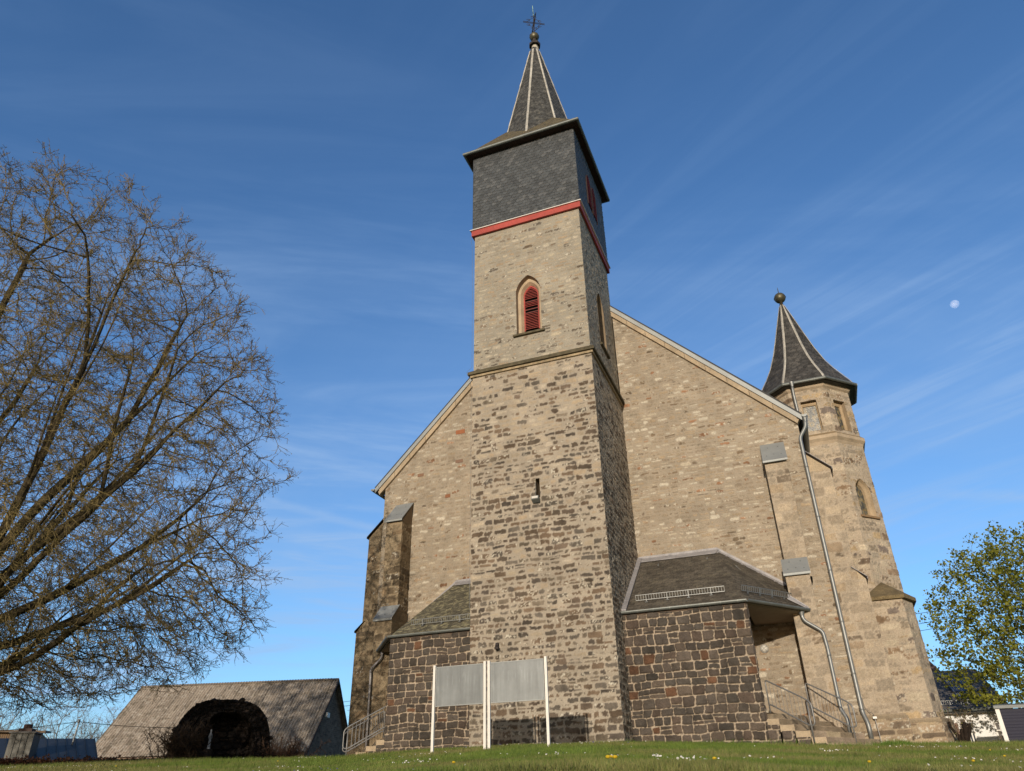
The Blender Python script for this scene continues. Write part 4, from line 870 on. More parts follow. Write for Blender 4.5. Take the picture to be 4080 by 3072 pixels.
# ------------------------------------------------------------------ notice boards in front of the tower
YB = -9.2
def notice_board(x0, x1, y0, y1, label):
    t = thing('notice_board', label, 'notice board', ((x0+x1)/2, (y0+y1)/2, G_((x0+x1)/2, (y0+y1)/2)), 'empty notice boards on white posts')
    d = nrm((x1-x0, y1-y0, 0)); nn = np.array((d[1], -d[0], 0))
    for x, y in ((x0, y0), (x1, y1)):
        g = G(); gz_ = G_(x, y); p = np.array((x, y, gz_-.1)); zt_ = 1.725 if x > 1 else 1.73
        g.slab([p-d*.03-nn*.03, p+d*.03-nn*.03, p+d*.03+nn*.03, p-d*.03+nn*.03], (0, 0, zt_-gz_+.1)); g.bar(p+nn*.031+(0, 0, .1), p+nn*.031+(0, 0, zt_-gz_+.09), .012, .004, (.62, .6, .58), (1, 0, 0)); g.build('post', M['whitepaint'], t)
    a = np.array((x0, y0, 0))+d*.05; b = np.array((x1, y1, 0))-d*.05; z0, z1 = .74, 1.685
    g = G(); g.slab([a+(0, 0, z0)-nn*.015, b+(0, 0, z0)-nn*.015, b+(0, 0, z1)-nn*.015, a+(0, 0, z1)-nn*.015], nn*.03)
    def streaks(u, v): f = .90+.34*(fbm(u*26, v*1.1, 91)-.5)+.22*(fbm(u*3, v*2.2, 92)-.5)+.25*sst(.66, .74, fbm(u*40, v*3, 93))*sst(.5, .7, fbm(u*2, v*2, 94)); return np.zeros_like(u), np.tile(f[:, None], (1, 3))
    o_ = nn*.0165; g.sheet(a+(0, 0, z0)+o_, b+(0, 0, z0)+o_, b+(0, 0, z1)+o_, a+(0, 0, z1)+o_, .015, streaks)
    pn = g.build('panel', M['boardgrey'], t)
    g = G(); w = .018; e = nn*.0175
    for p, q in (((a, z0), (b, z0+w)), ((a, z1-w), (b, z1)), ):
        g.slab([p[0]+(0, 0, p[1])+e, q[0]+(0, 0, p[1])+e, q[0]+(0, 0, q[1])+e, p[0]+(0, 0, q[1])+e], nn*.006)
    for p in (a, b-d*w): g.slab([p+(0, 0, z0+w)+e, p+d*w+(0, 0, z0+w)+e, p+d*w+(0, 0, z1-w)+e, p+(0, 0, z1-w)+e], nn*.006)
    g.build('panel_frame', M['zinc'], pn)
    g = G(); L = np.linalg.norm(b-a)
    for s_, z in ((.035, z1-.04), (L-.035, z1-.04), (.035, z0+.04), (L-.035, z0+.04), (L/2, z0+.03)): p = a+d*s_+(0, 0, z)+nn*.016; g.tube([p, p+nn*.008], .008, 8, (.4, .4, .4))
    for s_ in (-.035, L+.035):
        for z in (z1-.1, z0+.08): p = a+d*s_+(0, 0, z); g.slab([p-d*.03-nn*.01, p+d*.03-nn*.01, p+d*.03+nn*.02, p-d*.03+nn*.02], (0, 0, .02), (.8, .8, .8))
    g.build('fixings', M['galv'], pn); return t
notice_board(-1.33, .075, YB, YB, 'empty grey notice board on white posts overlapping the left corner of the tower')
notice_board(.185, 1.68, YB, YB+.03, 'empty grey notice board on white posts standing wholly in front of the tower')
# ------------------------------------------------------------------ stair railings
def handrail(top, direction, label, mirror=False):
    """tubular rail: handrail and lower rail joined in a long loop, with thin bars between"""
    sg = -1 if mirror else 1
    n2 = np.array((.825*sg, -.565, 0)); o = np.array(top, float); L = 1.30; fall = .70; H = .93
    t = thing('handrail', label, 'handrail', tuple(o), 'tubular steel handrails of the church side steps')
    s = lambda u, z: o+n2*u+np.array((0, 0, z))
    r_ = .0215
    loop = bend([s(0, -.02), s(0, H), s(L*.95, H-fall*.93), s(L+.10, H-fall-.08), s(L+.10, .30-fall), s(L*.96, .26-fall*.96), s(.10, .26-.03), s(.0, .26)], .09, 6)
    g = G(); g.tube(loop, r_, 10); g.build('rail_loop', M['railsteel'], t, True)
    g = G(); g.tube([s(L-.03, H-fall-.03), s(L-.03, -fall-.12)], r_, 10); g.build('post', M['railsteel'], t, True)
    for k in range(1, 10):
        u = L*k/10.4; g = G(); g.tube([s(u, H-fall*u/L-.01), s(u, .24-fall*u/L)], .007, 6); g.build('bar', M['railsteel'], t)
    return t
handrail((6.36, -2.85, .72), 1, 'grey tubular handrail on the side of the right steps nearer the dark annex wall')
handrail((7.44, -1.62, .72), 1, 'grey tubular handrail on the right steps beside the buttress and drainpipes')
handrail((-6.25, -3.0, .72), -1, 'front grey tubular handrail of the left hand church steps', True)
handrail((-7.08, -1.72, .72), -1, 'rear grey tubular handrail of the left hand church steps, beside the thin drainpipe', True)
# lamps
g = G(); 
t = thing('wall_lamp', 'round bulkhead lamp with a cross guard on the pale wall above the right steps', 'lamp', (6.36, -.03, 2.98))
def disc(prof, n=20, c=(1, 1, 1)):
    g = G(); ang = np.linspace(0, 2*np.pi, n, endpoint=False); V = []
    for r_, y in prof: V.append(np.c_[6.36+r_*np.cos(ang), np.full(n, -y), 2.98+r_*np.sin(ang)])
    m = len(prof); g.add(np.vstack(V), [(i*n+k, i*n+(k+1) % n, (i+1)*n+(k+1) % n, (i+1)*n+k) for i in range(m-1) for k in range(n)], c); return g
disc([(.135, 0), (.14, .04), (.125, .055), (.115, .055)]).build('lamp_base', mat('lampgrey', (.30, .29, .27), var=(8, .1), bump=None), t)
disc([(.115, .05), (.105, .085), (.08, .11), (.045, .125), (0, .13)]).build('lamp_glass', mat('lampglass', (.62, .60, .55), rough=.25, var=(5, .08), bump=None, spec=.7), t, True)
g = G()
for a in (R(38), R(128)):
    d = np.array((math.cos(a), 0, math.sin(a))); g.tube([np.array((6.36, 0, 2.98))+d*rr+np.array((0, -yy, 0)) for rr, yy in ((-.13, .045), (-.105, .095), (-.06, .128), (0, .138), (.06, .128), (.105, .095), (.13, .045))], .008, 6)
g.build('lamp_guard', M['lampgrey'], t)
t = thing('floodlight', 'small grey floodlight fixed below the slit opening in the tower wall', 'floodlight', (.06, TY-.1, 7.6))
g = G(); g.slab([(-.07, TY-.22, 7.60), (.19, TY-.22, 7.60), (.19, TY-.08, 7.52), (-.07, TY-.08, 7.52)], (0, .03, .13)); g.build('housing', M['gutterzinc'], t)
g = G(); g.slab([(-.05, TY-.225, 7.63), (.17, TY-.225, 7.63), (.17, TY-.215, 7.71), (-.05, TY-.215, 7.71)], (0, -.004, 0)); g.build('lens', M['lampglass'], t)
g = G(); g.tube([(.06, TY-.08, 7.58), (.06, TY+.02, 7.50)], .018, 6); g.tube([(.03, TY-.06, 7.62), (.02, TY-.012, 8.0), (.03, TY-.012, 8.3)], .008, 5); g.build('bracket', M['gutterzinc'], t)
# lightning conductor at the foot of the big drainpipe
g = G(); g.tube([(9.0, -.02, 1.3), (9.02, -.02, 1.02), (9.12, -.05, .88), (9.2, -.14, .82), (9.22, -.29, .72), (9.24, -.30, .25), (9.25, -.30, -.05)], .009, 6); 
tag(g.build('lightning_conductor', M['railsteel'], None), 'thin lightning conductor cable curving down beside the tall drainpipe foot', 'cable')
c_ = G(); c_.box((9.17, -.33, .66), (9.28, -.27, .72)); c_.build('clamp', M['whitepaint'], bpy.data.objects['lightning_conductor'])
g = G(); g.tube([(-2.53, TY-.10, ZB-.3), (-2.46, TY-.05, ZB-.8), (-2.43, TY-.03, 17), (-2.42, TY-.03, ZS+.3), (-2.58, TY-.17, ZS+.02), (-2.44, TY-.03, ZS-.5), (-2.425, TY-.025, 9), (-2.425, TY-.025, 4.2)], .006, 5)
tag(g.build('lightning_conductor', M['railsteel']), 'pale lightning conductor wire running down the left edge of the tower', 'cable')
# ------------------------------------------------------------------ trees
def grow(base, trunk, attr, step, infl, kill, iters, seed, trop=(0, 0, .05), wob=.18, maxn=9000, par0=None):
    """space colonisation: nodes and parents that fill the cloud of attraction points"""
    g = np.random.default_rng(seed); P = np.array(trunk, float); par = np.arange(-1, len(trunk)-1) if par0 is None else np.array(par0); kids = np.bincount(par[par >= 0], minlength=len(P)); A = attr.copy()
    nd = np.full(len(A), 1e9); ni = np.zeros(len(A), int)
    def upd(i0):
        nonlocal nd, ni
        for s_ in range(i0, len(P), 200):
            Q = P[s_:s_+200]; dd = np.linalg.norm(A[:, None]-Q[None], axis=2); k = dd.argmin(1); m = dd[np.arange(len(A)), k]; b = m < nd; nd[b] = m[b]; ni[b] = k[b]+s_
    upd(0)
    for it in range(iters):
        if not len(A): break
        m = nd < infl
        if not m.any(): infl *= 1.3; continue
        D = A[m]-P[ni[m]]; D /= np.linalg.norm(D, axis=1)[:, None]+1e-9; S = np.zeros((len(P), 3)); np.add.at(S, ni[m], D); act = np.unique(ni[m]); act = act[kids[act] < 3]
        if not len(act): break
        V = S[act]; V /= np.linalg.norm(V, axis=1)[:, None]+1e-9
        pd = np.where(par[act][:, None] >= 0, P[act]-P[np.maximum(par[act], 0)], 0); pd /= np.linalg.norm(pd, axis=1)[:, None]+1e-9
        V = V+pd*.45+np.array(trop)+g.normal(0, wob, V.shape); V /= np.linalg.norm(V, axis=1)[:, None]; n0 = len(P)
        P = np.vstack([P, P[act]+V*step]); par = np.concatenate([par, act]); kids[act] += 1; kids = np.concatenate([kids, np.zeros(len(act), int)])
        upd(n0); k = nd > kill; A, nd, ni = A[k], nd[k], ni[k]
        if len(P) > maxn: break
    return P, par
def radii(par, r0, e):
    n = len(par); acc = np.zeros(n); r = np.zeros(n)
    for i in range(n-1, -1, -1):
        r[i] = max(r0, acc[i]**(1/e)) if acc[i] else r0
        if par[i] >= 0: acc[par[i]] += r[i]**e
    return r
def sprays(P, par, r, g, per, rmax, ln, c, r0, forks=2, up_=.15):
    """fine twigs on the thin branches; returns segment arrays and the tips"""
    idx = np.nonzero((r < rmax) & (par >= 0))[0]; idx = np.repeat(idx, per); idx = idx[g.random(len(idx)) < .85]; n = len(idx)
    d = P[idx]-P[par[idx]]; d /= np.linalg.norm(d, axis=1)[:, None]; d = d+g.normal(0, .62, (n, 3))+(0, 0, up_); d /= np.linalg.norm(d, axis=1)[:, None]
    A, B, RA, RB, tips = [], [], [], [], []; p = P[idx]+0; l = ln*g.uniform(.5, 1.2, n)[:, None]; k = 4
    for i in range(k):
        q = p+d*l/k; A.append(p); B.append(q); RA.append(np.full(n, r0*(1-.18*i))); RB.append(np.full(n, r0*(1-.18*(i+1))))
        if i:
            for _ in range(forks):
                m = g.random(n) < .7; e = d[m]+g.normal(0, .7, (m.sum(), 3)); e /= np.linalg.norm(e, axis=1)[:, None]; t = p[m]+e*l[m]*g.uniform(.18, .42, (m.sum(), 1)); A.append(p[m]); B.append(t); RA.append(np.full(m.sum(), r0*.7)); RB.append(np.full(m.sum(), r0*.45)); tips.append(t)
        p = q; d = d+g.normal(0, .28, (n, 3))+(0, 0, .04); d /= np.linalg.norm(d, axis=1)[:, None]
    tips.append(p); return np.vstack(A), np.vstack(B), np.concatenate(RA), np.concatenate(RB), np.vstack(tips)
def tree_meshes(root, P, par, r, thick, g, col_t, col_b, spray, bud=None, trunk_mat=None):
    i = np.nonzero(par >= 0)[0]; p = par[i]; main = np.minimum(r[p], r[i]*1.25)
    tr = G(); k = r[i] >= thick; br = G()
    def cc(n, c): return np.array(c)*(.75+.5*g.random((n, 1)))
    kk = np.nonzero(k)[0]; tr.segs(P[p[kk]], P[i[kk]]+(P[i[kk]]-P[p[kk]])*.06, main[kk], r[i[kk]], 9, cc(len(kk), col_t)); tr.build('trunk', trunk_mat or M['bark'], root, True)
    for lo, hi, n in ((thick*.3, thick, 6), (0, thick*.3, 4)):
        kk = np.nonzero((r[i] < hi) & (r[i] >= lo))[0]
        if len(kk): br.segs(P[p[kk]], P[i[kk]]+(P[i[kk]]-P[p[kk]])*.05, main[kk], r[i[kk]], n, cc(len(kk), col_t if lo else col_b))
    if spray is not None:
        A, B, RA, RB, tips = spray; br.segs(A, B, RA, RB, 3, cc(len(A), col_b))
        if bud is not None:
            m = g.random(len(tips)) < bud[0]; t = tips[m]; n = len(t); s_ = bud[1]*g.uniform(.6, 1.4, n)[:, None]; a = g.normal(0, 1, (n, 3)); a /= np.linalg.norm(a, axis=1)[:, None]; b = np.cross(a, g.normal(0, 1, (n, 3))); b /= np.linalg.norm(b, axis=1)[:, None]
            V = np.stack([t-a*s_, t+b*s_*.6, t+a*s_, t-b*s_*.6], 1).reshape(-1, 3); br.add(V, np.arange(4*n).reshape(n, 4), np.repeat(np.array(bud[2])*(.7+.6*g.random((n, 1))), 4, 0))
    br.build('crown', M['twig'], root, False)
# big bare tree on the left
g_ = np.random.default_rng(5); bx, by = at(-57.9, 26.5); bz = G_(bx, by)
ctr = np.array((bx, by, bz+5.2)); n = 16000; U = g_.normal(0, 1, (n, 3)); U /= np.linalg.norm(U, axis=1)[:, None]; rad = g_.random(n)[:, None]**.42
A = ctr+U*rad*np.array((9.0, 9.0, 14.7)); low = A[:, 2] < ctr[2]; A[low, 2] = ctr[2]-(ctr[2]-A[low, 2])*.27
A = A[A[:, 2] > bz+1.5]; lump = fbm(np.arctan2(A[:, 1]-by, A[:, 0]-bx)*2.2, A[:, 2]*.35, 4); rr = np.linalg.norm((A-ctr)/np.array((9.0, 9.0, 14.7)), axis=1); A = A[rr < .80+.38*lump]
trunk = [(bx, by, bz-.3), (bx+.02, by, bz+.5), (bx+.06, by, bz+1.2), (bx+.1, by, bz+1.9), (bx+.18, by, bz+2.6), (bx+.3, by, bz+3.3), (bx+.42, by, bz+4.0), (bx+.5, by, bz+4.8)]
N0 = [np.array(p) for p in trunk]; Q0 = list(range(-1, len(trunk)-1))
def limb(start, az, el, L, curve, fork=True):   # a heavy limb: gently rising, slightly crooked
    p = N0[start].copy(); k = start; n_ = int(L/.34); a = az; e = el
    for i in range(n_):
        a += g_.normal(0, 3.2); e += curve/n_+g_.normal(0, 2.6); d = np.array((math.sin(R(a))*math.cos(R(e)), math.cos(R(a))*math.cos(R(e)), math.sin(R(e)))); p = p+d*.34; N0.append(p.copy()); Q0.append(k); k = len(N0)-1
        if fork and i in (int(n_*.33), int(n_*.6)): limb(k, a+g_.choice((-1, 1))*g_.uniform(18, 38), e+g_.uniform(-4, 22), L*g_.uniform(.38, .52), curve*.5, False)
for (st, az_, el_, L_, cv) in ((3, 82, 6, 7.4, 22), (3, 130, 9, 6.8, 20), (4, 60, 16, 7.2, 18), (4, 105, 22, 7.6, 20), (5, 85, 36, 8.6, 14), (5, 145, 34, 8.0, 16), (6, 60, 50, 9.6, 10), (6, 110, 54, 10.2, 8), (7, 95, 68, 11.0, 4), (7, 20, 72, 11.0, 6), (7, 200, 66, 10.5, 6), (7, 280, 62, 10.0, 8), (6, 330, 48, 9.0, 12), (6, 240, 42, 8.8, 12), (5, 190, 28, 7.8, 18), (5, 20, 30, 7.8, 16), (4, 270, 18, 7.4, 20), (3, 320, 8, 7.0, 22), (3, 210, 8, 7.0, 22)): limb(st, az_, el_, L_, cv)
P, par = grow((bx, by, bz), N0, A, .34, 3.2, .54, 120, 3, (0, 0, .05), .20, 21000, Q0); r = radii(par, .008, 1.74)
print('r trunk', r[0]); r = .42*np.tanh(r/.42)
t = thing('bare_tree', 'large spreading tree, still bare, with mossy limbs at the left edge', 'tree', (bx, by, bz))
sp_ = sprays(P, par, r, g_, 4, .024, .56, None, .0092, 2)
tree_meshes(t, P, par, r, .07, g_, (.06, .047, .027), (.175, .134, .058), sp_, (.55, .022, (.20, .16, .045)))
print('bare tree nodes', len(P), 'twigs', len(sp_[0]))
# tree in young leaf on the right
g_ = np.random.default_rng(8); bx, by = at(14.6, 39.5); bz = G_(bx, by); ctr = np.array((bx-.2, by-.3, 4.25))
n = 7500; U = g_.normal(0, 1, (n, 3)); U /= np.linalg.norm(U, axis=1)[:, None]; A = ctr+U*g_.random(n)[:, None]**.4*np.array((4.9, 2.5, 5.0)); A = A[(A[:, 1] < 12.0) | (A[:, 0] > 15.7)]; A = A[A[:, 2] > np.where(A[:, 0] < bx-1.5, 1.75, 1.5)]
lump = fbm(np.arctan2(A[:, 1]-by, A[:, 0]-bx)*2.5, A[:, 2]*.7, 9); rr = np.linalg.norm((A-ctr)/np.array((4.9, 2.5, 5.0)), axis=1); A = A[rr < .74+.5*lump]
P, par = grow((bx, by, bz), [(bx, by, bz-.2), (bx, by, bz+.5), (bx-.02, by, bz+1.1), (bx-.05, by, bz+1.7), (bx-.08, by, bz+2.3)], A, 0.25, 2.5, .42, 80, 4, (0, 0, .03), .22, 8000); r = np.maximum(.005, radii(par, .005, 2.25)); r *= min(1, .2/r[0]); r = np.maximum(r, .004)
t = thing('maple_tree', 'spreading tree in fresh green leaf in front of the white house', 'tree', (bx, by, bz)); sp_ = sprays(P, par, r, g_, 1, .014, .50, None, .004, 2, 0)
tree_meshes(t, P, par, r, .035, g_, (.05, .038, .026), (.07, .055, .035), sp_)
def leaves(tips, per, s0, g_, cA, cB):
    n = len(tips)*per; c = np.repeat(tips, per, 0)+g_.normal(0, s0*1.5, (n, 3)); a = g_.normal(0, 1, (n, 3))+(0, 0, .0); a /= np.linalg.norm(a, axis=1)[:, None]; b = np.cross(a, g_.normal(0, 1, (n, 3))); b /= np.linalg.norm(b, axis=1)[:, None]; nn = np.cross(a, b); s_ = s0*g_.uniform(.5, 1.3, (n, 1))
    V = np.stack([c-a*s_, c-a*s_*.15+b*s_*.85, c+a*s_*1.1+nn*s_*.3, c-a*s_*.15-b*s_*.85], 1).reshape(-1, 3); q = g_.random((n, 1)); G0 = G(); G0.add(V, np.arange(4*n).reshape(n, 4), np.repeat(np.array(cA)*(1-q)+np.array(cB)*q, 4, 0)); return G0
keep = g_.random(len(sp_[4])) < .95
leaves(sp_[4][keep], 4, .062, g_, (.16, .185, .022), (.32, .315, .045)).build('foliage', M['leaf'], t)
print('maple nodes', len(P), 'tips', len(sp_[4]))
# far bare trees
def small_tree(az, d, elev_top, w, seed, label, name='bare_tree', col=(.17, .135, .09), n=900, zb=None, per=2):
    g_ = np.random.default_rng(seed); x, y = at(az, d); z0 = G_(x, y) if zb is None else zb; ztop = CAM[2]+d*math.tan(R(elev_top)); h = ztop-z0; c = np.array((x, y, z0+h*.60))
    U = g_.normal(0, 1, (n, 3)); U /= np.linalg.norm(U, axis=1)[:, None]; A = c+U*g_.random(n)[:, None]**.45*np.array((w, w, h*.42)); st = h/26
    P, par = grow((x, y, z0), [(x, y, z0+st*k) for k in range(5)], A, st, h*.4, st*1.8, 60, seed, (0, 0, .10), .2, 2500); r = np.maximum(.012, radii(par, .012, 2.3)); r *= min(1, h*.022/r[0]); r = np.maximum(r, .010)
    t = thing(name, label, 'tree', (x, y, z0), 'bare trees on the horizon'); tree_meshes(t, P, par, r, .06, g_, col, col, sprays(P, par, r, g_, per, .03, h*.10, None, .008, 2)); return t
small_tree(-50.3, 70, 6.15, 3.4, 41, 'wide bare tree on the horizon behind the thin metal mast')
small_tree(-47.6, 78, 6.0, 2.2, 42, 'bare tree rising just left of the barn roof slope')
small_tree(-53.6, 62, 5.6, 2.8, 43, 'bare tree at the left picture edge behind the clad chimney')
small_tree(-49.0, 74, 5.1, 2.2, 45, 'low bare tree between the mast and the barn', n=500)
small_tree(-32.6, 66, 5.95, 1.8, 44, 'bare tree in the gap between the barn gable and the church')
# ------------------------------------------------------------------ shrubs and hedge
def shrub(x, y, h, w, seed, label, col, leaf=None, name='shrub', cat='shrub', stems=26, group=None):
    g_ = np.random.default_rng(seed); z0 = G_(x, y); t = thing(name, label, cat, (x, y, z0), group); A, B, ra, rb, tips = [], [], [], [], []
    n = stems; p = np.c_[x+g_.normal(0, w*.22, n), y+g_.normal(0, w*.2, n), np.full(n, z0)]; d = np.c_[g_.normal(0, .38, n)*w, g_.normal(0, .38, n)*w, np.ones(n)]; d /= np.linalg.norm(d, axis=1)[:, None]; k = 6; l = h/k*g_.uniform(.6, 1.15, n)[:, None]
    for i in range(k):
        q = p+d*l; A.append(p); B.append(q); ra.append(np.full(n, .016*(1-i/k*.7))); rb.append(np.full(n, .016*(1-(i+1)/k*.7)))
        for _ in range(4):
            e = d+g_.normal(0, .6, (n, 3)); e /= np.linalg.norm(e, axis=1)[:, None]; m = q+e*l*g_.uniform(.5, 1.5, (n, 1)); A.append(q); B.append(m); ra.append(np.full(n, .008)); rb.append(np.full(n, .005))
            for _ in range(2): f = e+g_.normal(0, .6, (n, 3)); f /= np.linalg.norm(f, axis=1)[:, None]; u = m+f*l*g_.uniform(.3, .8, (n, 1)); A.append(m); B.append(u); ra.append(np.full(n, .006)); rb.append(np.full(n, .004)); tips.append(u)
        p = q; d = d+g_.normal(0, .16, (n, 3)); d /= np.linalg.norm(d, axis=1)[:, None]
    G0 = G(); A = np.vstack(A); G0.segs(A, np.vstack(B), np.concatenate(ra), np.concatenate(rb), 3, np.array(col)*(.7+.6*g_.random((len(A), 1)))); G0.build('stems', M['twig'], t)
    if leaf: leaves(np.vstack(tips), leaf[2], leaf[3], g_, leaf[0], leaf[1]).build('foliage', M['leaf'], t)
    return t
sx, sy = at(-43.3, 30.6); shrub(sx, sy, 1.1, 1.3, 61, 'bare twiggy bush covering the left foot of the dark stone grotto', (.06, .042, .03), stems=60)
sx, sy = at(-36.7, 33); shrub(sx, sy, .95, 1.5, 62, 'reddish brown twiggy bush between the grotto and the barn gable', (.16, .10, .07), stems=60)
sx, sy = at(-37.9, 33.5); shrub(sx, sy, .7, .8, 63, 'small bare bush at the right foot of the grotto', (.12, .08, .06), stems=30)
# hedge
ha, hb = np.array(at(-58, 31.5)), np.array(at(-43.2, 33.0)); L = np.linalg.norm(hb-ha); hd = (hb-ha)/L; hn = np.array((-hd[1], hd[0])); g_ = np.random.default_rng(71); n = 9000
s_ = g_.random(n)*L; w_ = g_.uniform(-.35, .35, n); xy = ha+hd*s_[:, None]+hn*w_[:, None]; z0 = ground(xy[:, 0], xy[:, 1]); top = np.array([CAM[2]+np.hypot(*(p-CAM[:2]))*math.tan(R(e)) for p, e in zip(xy[:, :], np.interp(s_, [0, L], [2.84, 2.80]))]); hh = (z0-.05)+(top-z0+.05)*g_.random(n)**.6
t = thing('hedge', 'low clipped hedge of russet brown leaves at the lawn edge on the left', 'hedge', (*ha, G_(*ha)))
leaves(np.c_[xy, hh], 2, .05, g_, (.12, .055, .032), (.21, .095, .05)).build('foliage', M['leaf'], t)
st_ = G(); k = 300; q = g_.integers(0, n, k); b_ = np.c_[xy[q], z0[q]-.05]; st_.segs(b_, np.c_[xy[q]+g_.normal(0, .08, (k, 2)), top[q]-.05], np.full(k, .012), np.full(k, .006), 4, (.10, .07, .05)); st_.build('stems', M['twig'], t)
# pollarded shrub on the right
sx, sy = at(7.85, 29.5); z0 = G_(sx, sy); t = thing('pollarded_shrub', 'dark cut back stump with thin fresh sprouts before the white house', 'shrub', (sx, sy, z0)); g = G(); gs = np.random.default_rng(77); tops = []
for (dx, dz, r0, dy) in ((-.28, .78, .075, .0), (-.10, .40, .12, .05), (.10, .74, .12, -.03), (.24, .70, .10, .06), (.0, .55, .10, .0), (.17, .72, .09, .1)):
    pts = [(sx+dx*.25, sy+dy*.5, z0-.1), (sx+dx*.6+gs.normal(0, .02), sy+dy, z0+dz*.45), (sx+dx+gs.normal(0, .02), sy+dy, z0+dz*.8), (sx+dx*1.05, sy+dy, z0+dz)]
    r0 *= .55; g.tube(pts, [r0*1.25, r0*1.1, r0, r0*1.1], 9, (.022, .016, .012)); tops.append(pts[-1])
g.build('trunk', M['bark'], t, True); A, B, tp_ = [], [], []
for p in tops:
    for _ in range(5):
        d = gs.normal(0, .5, 3)+(0, 0, .75); q = np.array(p)+d*gs.uniform(.18, .45); A.append(p); B.append(q); tp_.append(q)
        for _ in range(2): e = q+gs.normal(0, .08, 3)+(0, 0, .05); A.append(q); B.append(e); tp_.append(e)
g = G(); A = np.array(A); g.segs(A, np.array(B), np.full(len(A), .007), np.full(len(A), .004), 4, (.16, .12, .08)); g.build('sprouts', M['twig'], t); leaves(np.array(tp_)[::3], 1, .03, gs, (.16, .17, .05), (.25, .24, .09)).build('foliage', M['leaf'], t)
# ------------------------------------------------------------------ barn on the left
rd = nrm((12.1, 3.0, 0)); fn = np.array((rd[1], -rd[0], 0)); RR = np.array((-19.9, 14.0, 5.56)); Lr = 12.5; RL = RR-rd*Lr; EVd = 4.0; ez = 1.33
t = thing('barn', 'old barn with a steep weathered corrugated sheet roof and grey brick gable', 'barn', (RR[0]-6, RR[1], -1.5))
class Corrug:
    def __call__(s, u, v):
        h = .028*np.cos(u/.177*2*np.pi); k = np.floor(v/1.55); jt = sst(.05, 0, np.abs(v/1.55-np.round(v/1.55))*1.55)
        c = np.array((.31, .262, .212))*(.80+.4*fbm(u*1.2, v*.6, 51))[:, None]*(1-.35*jt[:, None]*fbm(u*4, v*2, 52)[:, None]*1.4)
        seam = sst(.07, .02, np.abs(u/.97-np.round(u/.97))*.97)[:, None]; c = c*(1-.38*seam)
        li = sst(.60, .68, fbm(u*7, v*7, 53))[:, None]; c = c*(1-li*.6)+np.array((.48, .43, .37))*li*.6
        mo = sst(.62, .75, fbm(u*3, v*3, 54))[:, None]; c = c*(1-mo*.5)+np.array((.09, .075, .05))*mo*.5
        return h-.012*(v/1.55-k), c
g = G(); E0, E1 = RL+fn*EVd, RR+fn*EVd; E0[2] = E1[2] = ez; ov_ = rd*.25
g.sheet(E0-ov_, E1+ov_, RR+ov_, RL-ov_, .032, Corrug(), flat_edge=False)
B0, B1 = RL-fn*EVd, RR-fn*EVd; B0[2] = B1[2] = ez; g.sheet(B1+ov_, B0-ov_, RL-ov_, RR+ov_, .12, Corrug(), flat_edge=False)
g.build('roof', mat('corrugated', rough=.9, var=(1, .15), fine=(9, .25), bump=(18, .01), spec=.2), t)
g = G(); g.slab([RL-ov_+fn*.12+(0, 0, -.04), RR+ov_+fn*.12+(0, 0, -.04), RR+ov_+(0, 0, .06), RL-ov_+(0, 0, .06)], -fn*.02, (.22, .19, .16))
for k in range(int(Lr/.177)): g.tube([RL+rd*(k*.177)+fn*.1+(0, 0, -.02), RL+rd*(k*.177)-fn*.1+(0, 0, .05)], .05, 6, (.24, .2, .17))
g.build('ridge_cap', M['plain'], t)
P_BRK = Masonry(-20, 20, -4, 8, (.10, .115), (.28, .36), (.006, .009), 33, (.27, .20, .15), [(.25, .175, .13), (.21, .15, .115), (.27, .195, .145)], [(.17, .145, .13)], ex((0, 1)), warp=.012, split=0, proud=.008, ragged=.006, lichen=.0)
wi = .25
def wpt(p, q, z): return np.array((*(p[:2]+q[:2]), z))
gi0 = RR+fn*(EVd-wi); gi1 = RR-fn*(EVd-wi); slope_ = (RR[2]-ez)/EVd; zt_ = RR[2]-slope_*(EVd-wi)-.02
g = G(); a, b = np.array((*gi0[:2], -2.6)), np.array((*gi1[:2], -2.6)); g.sheet(a, b, np.array((*gi1[:2], zt_)), np.array((*gi0[:2], zt_)), .05, P_BRK, v0=-2.6)
top = RR-(0, 0, .03); g.sheet(np.array((*gi0[:2], zt_)), np.array((*RR[:2], zt_)), top, top, .05, P_BRK, v0=zt_); g.sheet(np.array((*RR[:2], zt_)), np.array((*gi1[:2], zt_)), top, top, .05, P_BRK, v0=zt_, u0=3.75)
gl0, gl1 = gi0-rd*Lr, gi1-rd*Lr
for p, q in ((gl0, gi0), (gi1, gl1), (gl1, gl0)): g.sheet(np.array((*p[:2], -2.6)), np.array((*q[:2], -2.6)), np.array((*q[:2], zt_)), np.array((*p[:2], zt_)), .12, P_BRK, v0=-2.6)
c_ = RL+(0, 0, -.03); g.poly([np.array((*gl0[:2], zt_)), np.array((*gl1[:2], zt_)), c_], (.16, .14, .12)); g.build('wall', M['rubble'], t)
g = G()
for s_ in (1, -1):
    a = RR+rd*.26+(0, 0, -.02); b = RR+fn*EVd*s_+rd*.26; b[2] = ez-.02; g.slab([a, b, b-(0, 0, .16), a-(0, 0, .16)], -rd*.03)
g.build('barge_board', M['darkwood'], t)
lp = RR+fn*1.55+rd*.02; lz = CAM[2]+np.hypot(*(lp[:2]-CAM[:2]))*math.tan(R(5.72)); g = G(); a = np.array((*lp[:2], lz)); g.slab([a-(0, 0, .13)-fn*.2, a-(0, 0, .13)+fn*.2, a+(0, 0, .13)+fn*.2, a+(0, 0, .13)-fn*.2], rd*.35); g.build('gable_lamp', M['whitepaint'], t)
